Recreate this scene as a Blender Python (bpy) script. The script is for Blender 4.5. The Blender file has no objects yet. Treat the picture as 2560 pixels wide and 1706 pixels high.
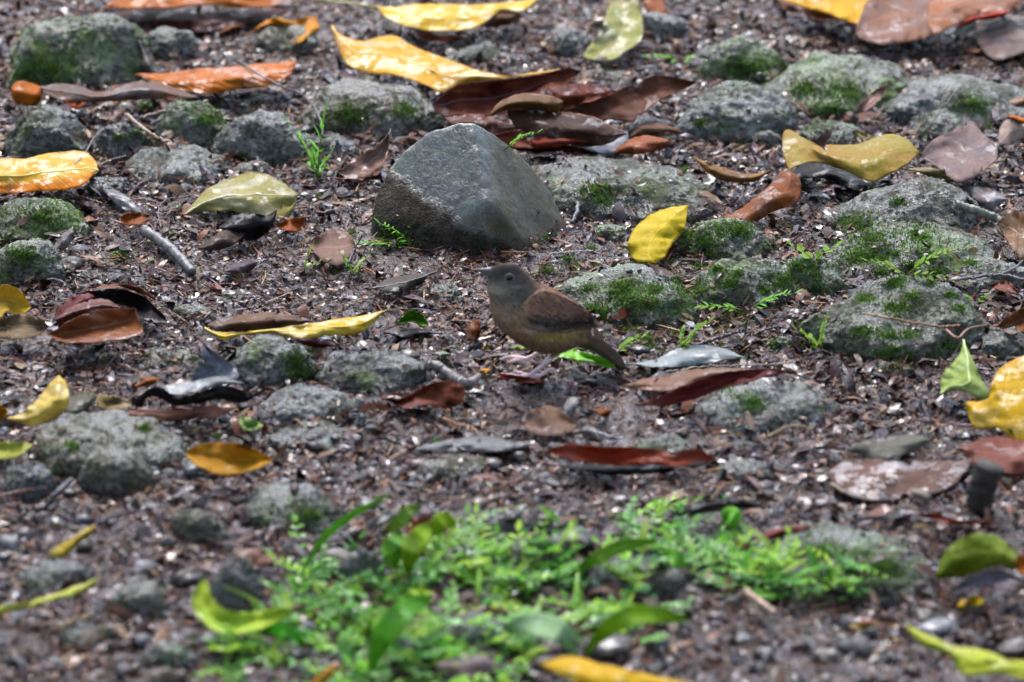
import bpy, math
import numpy as np
from mathutils import Vector
from mathutils.bvhtree import BVHTree

rng = np.random.default_rng(7)
S = bpy.context.scene
COL = S.collection

# ------------------------------------------------------------------ camera
TH = math.radians(22.0); DIST = 6.0; PPM = 2176.0
FPX = PPM * DIST
CAM = np.array([0, -DIST * math.cos(TH), DIST * math.sin(TH)])
FW = np.array([0, math.cos(TH), -math.sin(TH)]); UP = np.array([0, math.sin(TH), math.cos(TH)])
cd = bpy.data.cameras.new("camera"); cam = bpy.data.objects.new("camera", cd); COL.objects.link(cam)
cam.location = CAM; cam.rotation_euler = (math.pi / 2 - TH, 0, 0)
cd.sensor_width = 36; cd.lens = 36 * FPX / 2560; cd.clip_start = 0.1; cd.clip_end = 500
cd.dof.use_dof = True; cd.dof.focus_distance = 6.2; cd.dof.aperture_fstop = 4.3
S.camera = cam

# ------------------------------------------------------------------ light
SUN_EL, SUN_AZ = math.radians(56), math.radians(-12)       # azimuth from +Y
w = bpy.data.worlds.new("World"); S.world = w; w.use_nodes = True
nt = w.node_tree; bg = nt.nodes["Background"]
sky = nt.nodes.new("ShaderNodeTexSky"); sky.sky_type = 'NISHITA'; sky.sun_disc = False
sky.sun_elevation = SUN_EL; sky.sun_rotation = SUN_AZ
sky.dust_density = 1.5; sky.air_density = 1.0; sky.ozone_density = 1.0
hs = nt.nodes.new('ShaderNodeHueSaturation'); hs.inputs['Saturation'].default_value = .85; nt.links.new(sky.outputs[0], hs.inputs['Color']); nt.links.new(hs.outputs[0], bg.inputs[0]); bg.inputs[1].default_value = 0.15
sd = bpy.data.lights.new("sun", 'SUN'); sun = bpy.data.objects.new("sun", sd); COL.objects.link(sun)
sd.energy = 0.5; sd.angle = math.radians(20); sd.color = (1.0, 0.95, 0.88)
sdir = Vector((math.sin(SUN_AZ) * math.cos(SUN_EL), math.cos(SUN_AZ) * math.cos(SUN_EL), math.sin(SUN_EL)))
sun.rotation_euler = sdir.to_track_quat('Z', 'Y').to_euler()
S.view_settings.view_transform = 'Standard'; S.view_settings.look = 'None'
S.view_settings.exposure = 2.85; S.view_settings.gamma = 1.0

# ------------------------------------------------------------------ numpy noise
def _h(ix, iy, iz, s):
    n = (ix * 374761393 + iy * 668265263 + iz * 2147483647 + s * 1274126177) & 0x7fffffff
    n = ((n ^ (n >> 13)) * 1274126177) & 0x7fffffff
    n = (n ^ (n >> 16)) * 2246822519 & 0x7fffffff
    return ((n ^ (n >> 15)) & 0xffff) / 32767.5 - 1.0
def vnoise(P, freq, seed=0):
    p = np.asarray(P, float) * freq; i = np.floor(p).astype(np.int64); f = p - i; f = f * f * (3 - 2 * f)
    r = 0
    for dx in (0, 1):
        for dy in (0, 1):
            for dz in (0, 1):
                wt = (f[:, 0] if dx else 1 - f[:, 0]) * (f[:, 1] if dy else 1 - f[:, 1]) * (f[:, 2] if dz else 1 - f[:, 2])
                r = r + wt * _h(i[:, 0] + dx, i[:, 1] + dy, i[:, 2] + dz, seed)
    return r
def fbm(P, freq, octv=4, seed=0, gain=.5):
    a = 1; r = 0
    for k in range(octv):
        r = r + a * vnoise(P, freq * 2.03 ** k, seed + k * 17); a *= gain
    return r

# ------------------------------------------------------------------ pixel -> place
def macro(x, y):
    x = np.atleast_1d(np.asarray(x, float)); y = np.atleast_1d(np.asarray(y, float))
    P = np.stack([x, y, np.zeros_like(x)], 1)
    return .009 * vnoise(P, 2.6, 3) + .005 * vnoise(P, 6.1, 5)
def unp(px, py, z=0.0, it=3):
    """source-photo pixel -> point z metres over the ground"""
    px = np.atleast_1d(np.asarray(px, float)); py = np.atleast_1d(np.asarray(py, float))
    d = FW[None] + ((px - 1280) / FPX)[:, None] * np.array([[1, 0, 0]]) + ((853 - py) / FPX)[:, None] * UP[None]
    zz = np.broadcast_to(np.asarray(z, float), px.shape).copy(); base = zz.copy()
    for _ in range(it):
        t = (zz - CAM[2]) / d[:, 2]; P = CAM + t[:, None] * d
        zz = base + macro(P[:, 0], P[:, 1])
    return P
def onplane(px, py, y):
    d = FW + (px - 1280) / FPX * np.array([1, 0, 0]) + (853 - py) / FPX * UP
    t = (y - CAM[1]) / d[1]; return CAM + t * d
CROPS = {1: (0, 0), 2: (850, 0), 3: (1700, 0), 4: (0, 560), 5: (850, 560), 6: (1700, 560), 7: (0, 1130), 8: (850, 1130), 9: (1700, 1130)}
def cv(c, pts):
    pts = np.array(pts, float)
    if c == 0: return pts * 1.088
    if c == 10: return pts * .2295 + np.array([1150, 620])
    if c == 's': return pts
    return pts * (.3655 if c < 7 else .3674) + np.array(CROPS[c])

# ------------------------------------------------------------------ mesh helpers
def mk(name, V, F, mat=None, parent=None, smooth=True, col=None, uv=None):
    V = np.asarray(V, np.float32); me = bpy.data.meshes.new(name)
    if isinstance(F, np.ndarray):
        n, k = F.shape
        me.vertices.add(len(V)); me.vertices.foreach_set('co', V.ravel())
        me.loops.add(n * k); me.loops.foreach_set('vertex_index', F.astype(np.int32).ravel())
        me.polygons.add(n); me.polygons.foreach_set('loop_start', np.arange(0, n * k, k, dtype=np.int32))
        me.update(calc_edges=True)
    else:
        me.from_pydata([tuple(map(float, v)) for v in V], [], [tuple(map(int, f)) for f in F]); me.update()
    if smooth: me.polygons.foreach_set('use_smooth', [True] * len(me.polygons))
    if col is not None:
        a = me.color_attributes.new('Col', 'FLOAT_COLOR', 'POINT')
        c = np.ones((len(V), 4), np.float32); c[:, :3] = col; a.data.foreach_set('color', c.ravel())
    if uv is not None:
        l = me.uv_layers.new(name='UVMap'); li = np.zeros(len(me.loops), np.int32); me.loops.foreach_get('vertex_index', li)
        l.data.foreach_set('uv', np.asarray(uv, np.float32)[li].ravel())
    me.validate()
    o = bpy.data.objects.new(name, me); COL.objects.link(o)
    if mat: me.materials.append(mat)
    if parent: o.parent = parent
    return o
def tag(o, label=None, cat=None, group=None, kind=None):
    if label: o['label'] = label
    if cat: o['category'] = cat
    if group: o['group'] = group
    if kind: o['kind'] = kind
    return o
def catmull(P, n):
    P = np.asarray(P, float)
    if len(P) == 2: return P[0] + np.linspace(0, 1, n)[:, None] * (P[1] - P[0])
    Q = np.vstack([2 * P[0] - P[1], P, 2 * P[-1] - P[-2]]); out = []
    for i in range(1, len(Q) - 2):
        t = np.linspace(0, 1, 24, endpoint=False)[:, None]
        p0, p1, p2, p3 = Q[i - 1], Q[i], Q[i + 1], Q[i + 2]
        out.append(.5 * (2 * p1 + (p2 - p0) * t + (2 * p0 - 5 * p1 + 4 * p2 - p3) * t ** 2 + (3 * p1 - p0 - 3 * p2 + p3) * t ** 3))
    out = np.vstack(out + [P[-1:]]); d = np.r_[0, np.cumsum(np.linalg.norm(np.diff(out, axis=0), axis=1))]
    s = np.linspace(0, d[-1], n)
    return np.stack([np.interp(s, d, out[:, k]) for k in range(P.shape[1])], 1)
def tube(P, R, seg=8, jit=0.0, seed=0):
    P = np.asarray(P, float); n = len(P); R = np.broadcast_to(R, (n,)); r = np.random.default_rng(seed)
    T = np.gradient(P, axis=0); T /= np.linalg.norm(T, axis=1)[:, None] + 1e-9
    ref = np.array([0, 0, 1.]) if abs(T[:, 2]).mean() < .8 else np.array([0, 1., 0])
    A = np.cross(T, ref); A /= np.linalg.norm(A, axis=1)[:, None] + 1e-9; B = np.cross(T, A)
    an = np.arange(seg) / seg * 2 * math.pi
    V = P[:, None] + (R[:, None] * (1 + jit * r.standard_normal((n, seg))))[:, :, None] * (np.cos(an)[None, :, None] * A[:, None] + np.sin(an)[None, :, None] * B[:, None])
    V = V.reshape(-1, 3); F = []
    for i in range(n - 1):
        for j in range(seg): F.append((i * seg + j, i * seg + (j + 1) % seg, (i + 1) * seg + (j + 1) % seg, (i + 1) * seg + j))
    F.append(tuple(range(seg))[::-1]); F.append(tuple(range((n - 1) * seg, n * seg)))
    return V, F
def join(parts):
    Vs, Fs, o = [], [], 0
    for V, F in parts:
        Vs.append(V); Fs += [tuple(i + o for i in f) for f in F]; o += len(V)
    return np.vstack(Vs), Fs

# ------------------------------------------------------------------ materials
class NB:
    def __init__(s, name):
        s.m = bpy.data.materials.new(name); s.m.use_nodes = True; s.t = s.m.node_tree; s.n = s.t.nodes; s.b = s.n['Principled BSDF']
    def node(s, t, **k):
        x = s.n.new(t)
        for a, v in k.items(): setattr(x, a, v)
        return x
    def L(s, a, b): s.t.links.new(a, b)
    def noise(s, scale, detail=4, rough=.6, vec=None, dist=0):
        x = s.node('ShaderNodeTexNoise'); x.inputs['Scale'].default_value = scale; x.inputs['Detail'].default_value = detail
        x.inputs['Roughness'].default_value = rough; x.inputs['Distortion'].default_value = dist
        if vec is not None: s.L(vec, x.inputs['Vector'])
        return x.outputs['Fac']
    def ramp(s, fac, a, b, va=0., vb=1.):
        x = s.node('ShaderNodeMapRange'); x.inputs[1].default_value = a; x.inputs[2].default_value = b
        x.inputs[3].default_value = va; x.inputs[4].default_value = vb; x.clamp = True; s.L(fac, x.inputs[0]); return x.outputs[0]
    def mix(s, fac, a, b, mode='MIX'):
        x = s.node('ShaderNodeMix', data_type='RGBA', blend_type=mode)
        for sock, v in ((x.inputs[0], fac), (x.inputs[6], a), (x.inputs[7], b)):
            if isinstance(v, (int, float)): sock.default_value = v
            elif isinstance(v, tuple): sock.default_value = (*v, 1)
            else: s.L(v, sock)
        return x.outputs[2]
    def math(s, op, a, b=None, c=None):
        x = s.node('ShaderNodeMath', operation=op)
        for i, v in enumerate((a, b, c)):
            if v is None: continue
            if isinstance(v, (int, float)): x.inputs[i].default_value = v
            else: s.L(v, x.inputs[i])
        return x.outputs[0]
    def bump(s, h, dist, strength=1., prev=None):
        x = s.node('ShaderNodeBump'); x.inputs['Strength'].default_value = strength; x.inputs['Distance'].default_value = dist
        s.L(h, x.inputs['Height'])
        if prev is not None: s.L(prev, x.inputs['Normal'])
        return x.outputs['Normal']
    def pos(s): return s.node('ShaderNodeNewGeometry').outputs['Position']
    def set(s, k, v):
        if isinstance(v, tuple): s.b.inputs[k].default_value = (*v, 1)
        elif isinstance(v, (int, float)): s.b.inputs[k].default_value = v
        else: s.L(v, s.b.inputs[k])

def mat_stone(name, base=(.17, .17, .165), tint=(.10, .095, .085), moss=.5, rough=.42, grain=1.0, mossc=(.06, .10, .02), dirt=False):
    b = NB(name); p = b.pos()
    n1 = b.noise(9, 5, .65, p); n2 = b.noise(190, 3, .75, p); n3 = b.noise(42, 6, .78, p); n4 = b.noise(16, 6, .75, p, .4)
    c = b.mix(b.ramp(n1, .35, .65), base, tint)
    c = b.mix(b.ramp(n2, .5, .66, 0, .5), c, tuple(min(1, x * 1.9) for x in base)); c = b.mix(b.ramp(n2, .47, .38, 0, .5), c, tuple(x * .3 for x in tint)); c = b.mix(b.ramp(b.noise(24, 6, .8, p, .6), .5, .62, 0, .55), c, (.08, .095, .045)); c = b.mix(b.ramp(b.noise(12, 5, .7, p), .55, .68, 0, .6), c, (.10, .072, .048))
    c = b.mix(b.ramp(n3, .5, .34, 0, .8), c, tuple(x * .35 for x in tint))
    mm = b.ramp(n4, .66 - .22 * moss, .76 - .22 * moss)
    mc = b.mix(b.ramp(n2, .35, .65), mossc, tuple(x * 2.2 for x in mossc))
    c = b.mix(b.math('MULTIPLY', mm, .8 if moss > 0 else 0), c, mc)
    film = b.ramp(b.noise(7, 6, .7, p, .5), .40, .60, 0, .5 if moss > 0 else .15); c = b.mix(film, c, b.mix(b.ramp(n2, .35, .65), (.032, .042, .012), (.075, .095, .03)))
    b.set('Base Color', c); wn = b.math('ADD', b.math('MULTIPLY', b.noise(20, 4, .6, p, .5), .55), b.math('MULTIPLY', n2, .45)); wet = b.ramp(wn, .46, .53)
    b.set('Roughness', b.ramp(wet, 0, 1, .6, rough - .12)); b.set('Specular IOR Level', b.ramp(wet, 0, 1, .12, 1.0))
    nb = b.bump(n3, .010, .9 * grain); nb = b.bump(n2, .0035, .9 * grain, nb); b.set('Normal', nb)
    if dirt:
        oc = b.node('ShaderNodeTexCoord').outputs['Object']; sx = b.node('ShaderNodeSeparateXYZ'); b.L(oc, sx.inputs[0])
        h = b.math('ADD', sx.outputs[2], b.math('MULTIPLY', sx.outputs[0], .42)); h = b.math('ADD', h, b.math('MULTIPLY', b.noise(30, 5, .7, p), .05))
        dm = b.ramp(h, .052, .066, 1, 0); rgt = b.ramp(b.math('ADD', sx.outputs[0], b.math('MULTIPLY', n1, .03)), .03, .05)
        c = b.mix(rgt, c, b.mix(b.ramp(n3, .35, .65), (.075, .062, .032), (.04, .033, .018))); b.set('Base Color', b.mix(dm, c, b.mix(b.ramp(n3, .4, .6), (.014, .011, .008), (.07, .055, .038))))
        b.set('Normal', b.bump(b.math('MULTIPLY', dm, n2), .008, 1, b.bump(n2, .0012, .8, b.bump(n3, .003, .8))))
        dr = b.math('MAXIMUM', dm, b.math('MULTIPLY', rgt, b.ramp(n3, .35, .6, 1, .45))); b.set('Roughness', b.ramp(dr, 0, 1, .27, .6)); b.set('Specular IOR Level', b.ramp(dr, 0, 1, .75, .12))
    return b.m

def mat_leaf(name, c1, c2=None, spot=0.12, spotc=(.05, .02, .01), veins=16, vein_l=.25, rough=.36, trans=.18, vbump=.08, edge=None, mid=.5, spotscale=45):
    b = NB(name); ks = .72 if c1[0] > .25 else .9; c1 = (c1[0] * ks, c1[1] * ks * .93, c1[2] * ks * .8); c2 = tuple(x * ks for x in c2) if c2 else None
    if c2 is None: c2 = tuple(x * .62 for x in c1)
    uvn = b.node('ShaderNodeUVMap'); uvn.uv_map = 'UVMap'; sep = b.node('ShaderNodeSeparateXYZ'); b.L(uvn.outputs[0], sep.inputs[0])
    u, v = sep.outputs[0], sep.outputs[1]; p = b.pos()
    va = b.math('ABSOLUTE', b.math('SUBTRACT', v, mid))
    n1 = b.noise(22, 5, .6, p); n2 = b.noise(150, 4, .7, p); n3 = b.noise(spotscale, 4, .6, p)
    c = b.mix(b.ramp(n1, .36, .66), c1, c2)
    c = b.mix(b.ramp(n2, .45, .75, 0, .5), c, tuple(x * .45 for x in c1)); n5 = b.noise(60, 6, .8, p, .8)
    c = b.mix(b.ramp(n5, .56, .68, 0, .45), c, (c1[0] * .55, c1[1] * .38, c1[2] * .5)); c = b.mix(b.ramp(n5, .42, .30, 0, .5), c, tuple(min(.85, x * 1.2) for x in c1))
    eg = b.math('MAXIMUM', b.ramp(b.math('ABSOLUTE', b.math('SUBTRACT', v, .5)), .44, .5), b.ramp(b.math('ABSOLUTE', b.math('SUBTRACT', u, .5)), .45, .5))
    c = b.mix(b.math('MULTIPLY', eg, b.ramp(n1, .4, .6, .1, .75)), c, (c1[0] * .45 + .02, c1[1] * .3 + .01, c1[2] * .3 + .005))
    if edge is not None: c = b.mix(b.ramp(v, .62, .86), c, edge)
    t = b.math('ADD', b.math('MULTIPLY', u, float(veins)), b.math('MULTIPLY', va, -veins * .28))
    t = b.math('ADD', t, b.math('MULTIPLY', n1, .8))
    pp = b.math('PINGPONG', t, .5)                       # 0 at a vein
    vein = b.ramp(pp, .0, .07, 1, 0); midr = b.ramp(va, .012, .035, 1, 0)
    vm = b.math('MAXIMUM', b.math('MULTIPLY', vein, .5), midr)
    c = b.mix(b.math('MULTIPLY', vm, abs(vein_l) * 2), c, tuple(min(.8, x * 1.35 + .012) for x in c1) if vein_l > 0 else tuple(x * .3 for x in c1))
    if spot > 0: c = b.mix(b.ramp(b.noise(190, 3, .6, p), .68, .73, 0, .7), c, spotc); c = b.mix(b.ramp(n3, .72 - .25 * spot, .76 - .25 * spot, 0, .85), c, spotc)
    b.set('Base Color', c)
    gl = rough < .25
    wn = b.math('ADD', b.math('MULTIPLY', b.noise(34, 3, .6, p, .6), .7), b.math('MULTIPLY', b.noise(140, 3, .6, p), .3))
    wet = b.ramp(wn, .50 if gl else .55, .54 if gl else .59)
    b.set('Roughness', b.math('SUBTRACT', b.ramp(n3, .3, .7, .45, .6), b.math('MULTIPLY', wet, .36 if gl else .28)))
    b.set('Specular IOR Level', b.ramp(wet, 0, 1, .08, .75 if gl else .4))
    nb = b.bump(pp if vbump >= 1 else b.ramp(pp, .0, .16), .0015 * vbump, 1.0); nb = b.bump(n5, .0022, .7, nb); nb = b.bump(n2, .0009, .8, nb); b.set('Normal', nb)
    if trans > 0:
        tr = b.node('ShaderNodeBsdfTranslucent'); b.L(c, tr.inputs[0]); mx = b.node('ShaderNodeMixShader'); mx.inputs[0].default_value = trans
        b.L(b.b.outputs[0], mx.inputs[1]); b.L(tr.outputs[0], mx.inputs[2]); b.L(mx.outputs[0], b.n['Material Output'].inputs[0])
    return b.m
def mat_vcol(name, rough=.35, spec=.6, bumpd=.0008, bs=220, mul=1.0, trans=0., rvar=.2, dark=.55):
    b = NB(name); a = b.node('ShaderNodeVertexColor'); a.layer_name = 'Col'; p = b.pos(); n = b.noise(bs, 4, .7, p)
    c = b.mix(b.ramp(n, .3, .7, 0, dark), a.outputs[0], (.02 * mul, .015 * mul, .012 * mul)); b.set('Base Color', c)
    wv = b.ramp(b.noise(75, 3, .6, p), .38, .47); b.set('Roughness', b.ramp(wv, 0, 1, rough, rough + rvar)); b.set('Specular IOR Level', b.ramp(wv, 0, 1, spec * 1.5, spec * .35)); b.set('Normal', b.bump(n, bumpd, 1))
    if trans > 0:
        tr = b.node('ShaderNodeBsdfTranslucent'); b.L(c, tr.inputs[0]); mx = b.node('ShaderNodeMixShader'); mx.inputs[0].default_value = trans
        b.L(b.b.outputs[0], mx.inputs[1]); b.L(tr.outputs[0], mx.inputs[2]); b.L(mx.outputs[0], b.n['Material Output'].inputs[0])
    return b.m
def mat_bark(name, c, rough=.5):
    b = NB(name); p = b.pos(); n = b.noise(90, 5, .7, p); m = b.noise(30, 3, .6, p)
    b.set('Base Color', b.mix(b.ramp(n, .35, .7), tuple(x * .45 for x in c), b.mix(b.ramp(m, .4, .6), c, tuple(x * 1.35 for x in c))))
    b.set('Roughness', rough); b.set('Normal', b.bump(n, .002, 1)); return b.m

# ------------------------------------------------------------------ ground
def axis(a, b, step, far):
    core = np.arange(a, b, step); e = []; x = step; p = 0
    while p < far: x *= 1.35; p += x; e.append(p)
    e = np.array(e); return np.r_[(a - e)[::-1], core, core[-1] + e]
gx = axis(-.86, .86, .0045, 60); gy = axis(-1.15, 1.5, .0055, 60)
X, Y = np.meshgrid(gx, gy); P = np.stack([X.ravel(), Y.ravel(), 0 * X.ravel()], 1)
Z = macro(P[:, 0], P[:, 1]) + .004 * vnoise(P, 26, 11) + .0035 * vnoise(P, 60, 12) + .0022 * vnoise(P, 130, 13)
GV = P.copy(); GV[:, 2] = Z; nx, ny = len(gx), len(gy)
ii = (np.arange(ny - 1)[:, None] * nx + np.arange(nx - 1)[None]).ravel()
GF = np.stack([ii, ii + 1, ii + 1 + nx, ii + nx], 1)
b = NB('wet_soil'); p = b.pos(); n1 = b.noise(14, 5, .6, p); n2 = b.noise(120, 5, .75, p); n3 = b.noise(330, 2, .6, p)
c = b.mix(b.ramp(n1, .4, .62), (.065, .028, .018), (.085, .047, .034)); c = b.mix(b.ramp(n2, .38, .68), (.03, .016, .012), c)
c = b.mix(b.ramp(n3, .6, .75, 0, .6), c, (.22, .19, .17)); b.set('Base Color', c); b.set('Roughness', b.ramp(n2, .3, .7, .12, .4)); b.set('Specular IOR Level', .8)
b.set('Normal', b.bump(n3, .0015, .8, b.bump(n2, .005, 1)))
tag(mk('ground', GV, GF, b.m), kind='structure', label='wet brown soil of the forest floor')

# ------------------------------------------------------------------ unseen foliage shell added to shade the ground, open to the sky behind
n_ = 42000; az = rng.uniform(-np.pi, np.pi, n_); el = np.arcsin(rng.uniform(.0, 1, n_)); rad = rng.uniform(8, 12, n_)
D_ = np.stack([np.sin(az) * np.cos(el), np.cos(az) * np.cos(el), np.sin(el)], 1); nz = fbm(D_ + 5, 3.2, 3, 41)
win = np.clip(1.25 - np.abs(az) / .75, 0, 1) * np.clip((np.degrees(el) - 20) / 8, 0, 1) * np.clip((66 - np.degrees(el)) / 12, 0, 1)
top = np.clip((np.degrees(el) - 60) / 20, 0, 1)
keep_ = nz > -.6 + 1.5 * win + .5 * top
D_, rad, el = D_[keep_], rad[keep_], el[keep_]; Pc = D_ * rad[:, None]; k = len(Pc)
t = rng.normal(0, 1, (k, 3)); t /= np.linalg.norm(t, axis=1)[:, None]; s2 = np.cross(t, rng.normal(0, 1, (k, 3))); s2 /= np.linalg.norm(s2, axis=1)[:, None]; sz = rng.uniform(.12, .28, (k, 1))
V = np.stack([Pc - t * sz, Pc + s2 * sz * .45, Pc + t * sz, Pc - s2 * sz * .45], 1).reshape(-1, 3); V[:, 2] = np.maximum(V[:, 2], .02)
b = NB('added_foliage_blocker'); p = b.pos(); b.set('Base Color', b.mix(b.ramp(b.noise(3, 3, .6, p), .4, .6), (.03, .055, .015), (.06, .10, .025))); b.set('Roughness', .5)
tag(mk('added_foliage_blocker', V, np.arange(k * 4).reshape(k, 4), b.m, smooth=False), 'unseen dark foliage added round the scene to block sky light', 'forest', kind='stuff')

# ------------------------------------------------------------------ stones
def icosphere(sub):
    t = (1 + 5 ** .5) / 2
    V = [(-1, t, 0), (1, t, 0), (-1, -t, 0), (1, -t, 0), (0, -1, t), (0, 1, t), (0, -1, -t), (0, 1, -t), (t, 0, -1), (t, 0, 1), (-t, 0, -1), (-t, 0, 1)]
    F = [(0, 11, 5), (0, 5, 1), (0, 1, 7), (0, 7, 10), (0, 10, 11), (1, 5, 9), (5, 11, 4), (11, 10, 2), (10, 7, 6), (7, 1, 8), (3, 9, 4), (3, 4, 2), (3, 2, 6), (3, 6, 8), (3, 8, 9), (4, 9, 5), (2, 4, 11), (6, 2, 10), (8, 6, 7), (9, 8, 1)]
    V = [np.array(v) / np.linalg.norm(v) for v in V]
    for _ in range(sub):
        c = {}; NF = []
        def m(a, b_):
            k = (min(a, b_), max(a, b_))
            if k not in c: q = V[a] + V[b_]; V.append(q / np.linalg.norm(q)); c[k] = len(V) - 1
            return c[k]
        for a, b_, d in F:
            x, y, z = m(a, b_), m(b_, d), m(d, a); NF += [(a, x, z), (b_, y, x), (d, z, y), (x, y, z)]
        F = NF
    return np.array(V), np.array(F)
ICO5 = icosphere(5); ICO4 = icosphere(4); ICO1 = icosphere(1)
STONE_M = [mat_stone('stone_grey', (.098, .094, .086), (.046, .042, .036), .5, rough=.34),
           mat_stone('stone_mossy', (.088, .09, .07), (.045, .044, .032), .85, rough=.38),
           mat_stone('stone_light', (.15, .15, .148), (.075, .072, .066), .35, rough=.32),
           mat_stone('stone_tan', (.125, .104, .075), (.065, .052, .038), .45, rough=.38),
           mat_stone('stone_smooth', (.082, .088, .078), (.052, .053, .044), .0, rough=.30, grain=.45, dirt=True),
           mat_stone('stone_dark', (.05, .048, .05), (.024, .022, .021), .35, rough=.26)]
BVHS = []      # collected geometry for placing litter
def stone(box, mi, label, seed, depth=.75, cuts=None, rough=1.0, skew=0.0, extra=None, ncut=8):
    x0, y0, x1, y1 = box
    if not cuts: x0, x1, y1 = x0 - .07 * (x1 - x0), x1 + .08 * (x1 - x0), y1 + .08 * (y1 - y0)
    r = np.random.default_rng(seed); V, F = ICO5 if (x1 - x0) > 130 else ICO4
    V = V.copy(); G = unp((x0 + x1) / 2, y1, 0)[0]
    sc = np.linalg.norm(G - CAM) / FPX                       # metres per source px here
    a = (x1 - x0) / 2 * sc; h = (y1 - y0) * sc
    s_, c_ = math.sin(TH), math.cos(TH)
    bb = min(a * depth, .42 * h / s_); cc = math.sqrt(max((h - bb * s_) ** 2 - (bb * s_) ** 2, 1e-6)) / c_
    # planes that cut the round shape into facets
    N = r.standard_normal((ncut, 3)); N[:, 2] = abs(N[:, 2]) * .8; N /= np.linalg.norm(N, axis=1)[:, None]; Dn = r.uniform(.74, .93, ncut)
    if cuts:
        N = np.array([np.array(q[:3]) / np.linalg.norm(q[:3]) for q in cuts]); Dn = np.array([q[3] for q in cuts])
    V = np.sign(V) * abs(V) ** .9
    V /= np.linalg.norm(V, axis=1)[:, None]
    for n_, d_ in zip(N, Dn):
        k = V @ n_; sw = .03 if cuts else .03; ov = sw * np.log1p(np.exp(np.clip((k - d_) / sw, -30, 30))); V = V - (ov * (.86 if not cuts else .95))[:, None] * n_[None]
    V *= (1 + (.04 if cuts else .10) * vnoise(V + seed, 1.6, seed) + (.012 if cuts else .035) * rough * fbm(V + seed, 4.5, 3, seed + 5))[:, None]
    mn, mx = V.min(0), V.max(0)
    V[:, 0] = (V[:, 0] - (mn[0] + mx[0]) / 2) / ((mx[0] - mn[0]) / 2)
    V[:, 2] /= mx[2]
    V[:, 0] += skew * V[:, 2]
    W = V * np.array([a, bb, cc])
    W = W + V * ((.35 if cuts else rough) * (.0040 * fbm(W * 1 + seed, 42, 4, seed + 9, .65)))[:, None]
    W += G + np.array([0, bb, -.004])
    BVHS.append((W, F))
    o = mk('stone', W - G, F, STONE_M[mi]); o.location = G
    tag(o, label, 'stone', 'stones embedded in the forest floor'); return o

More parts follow.
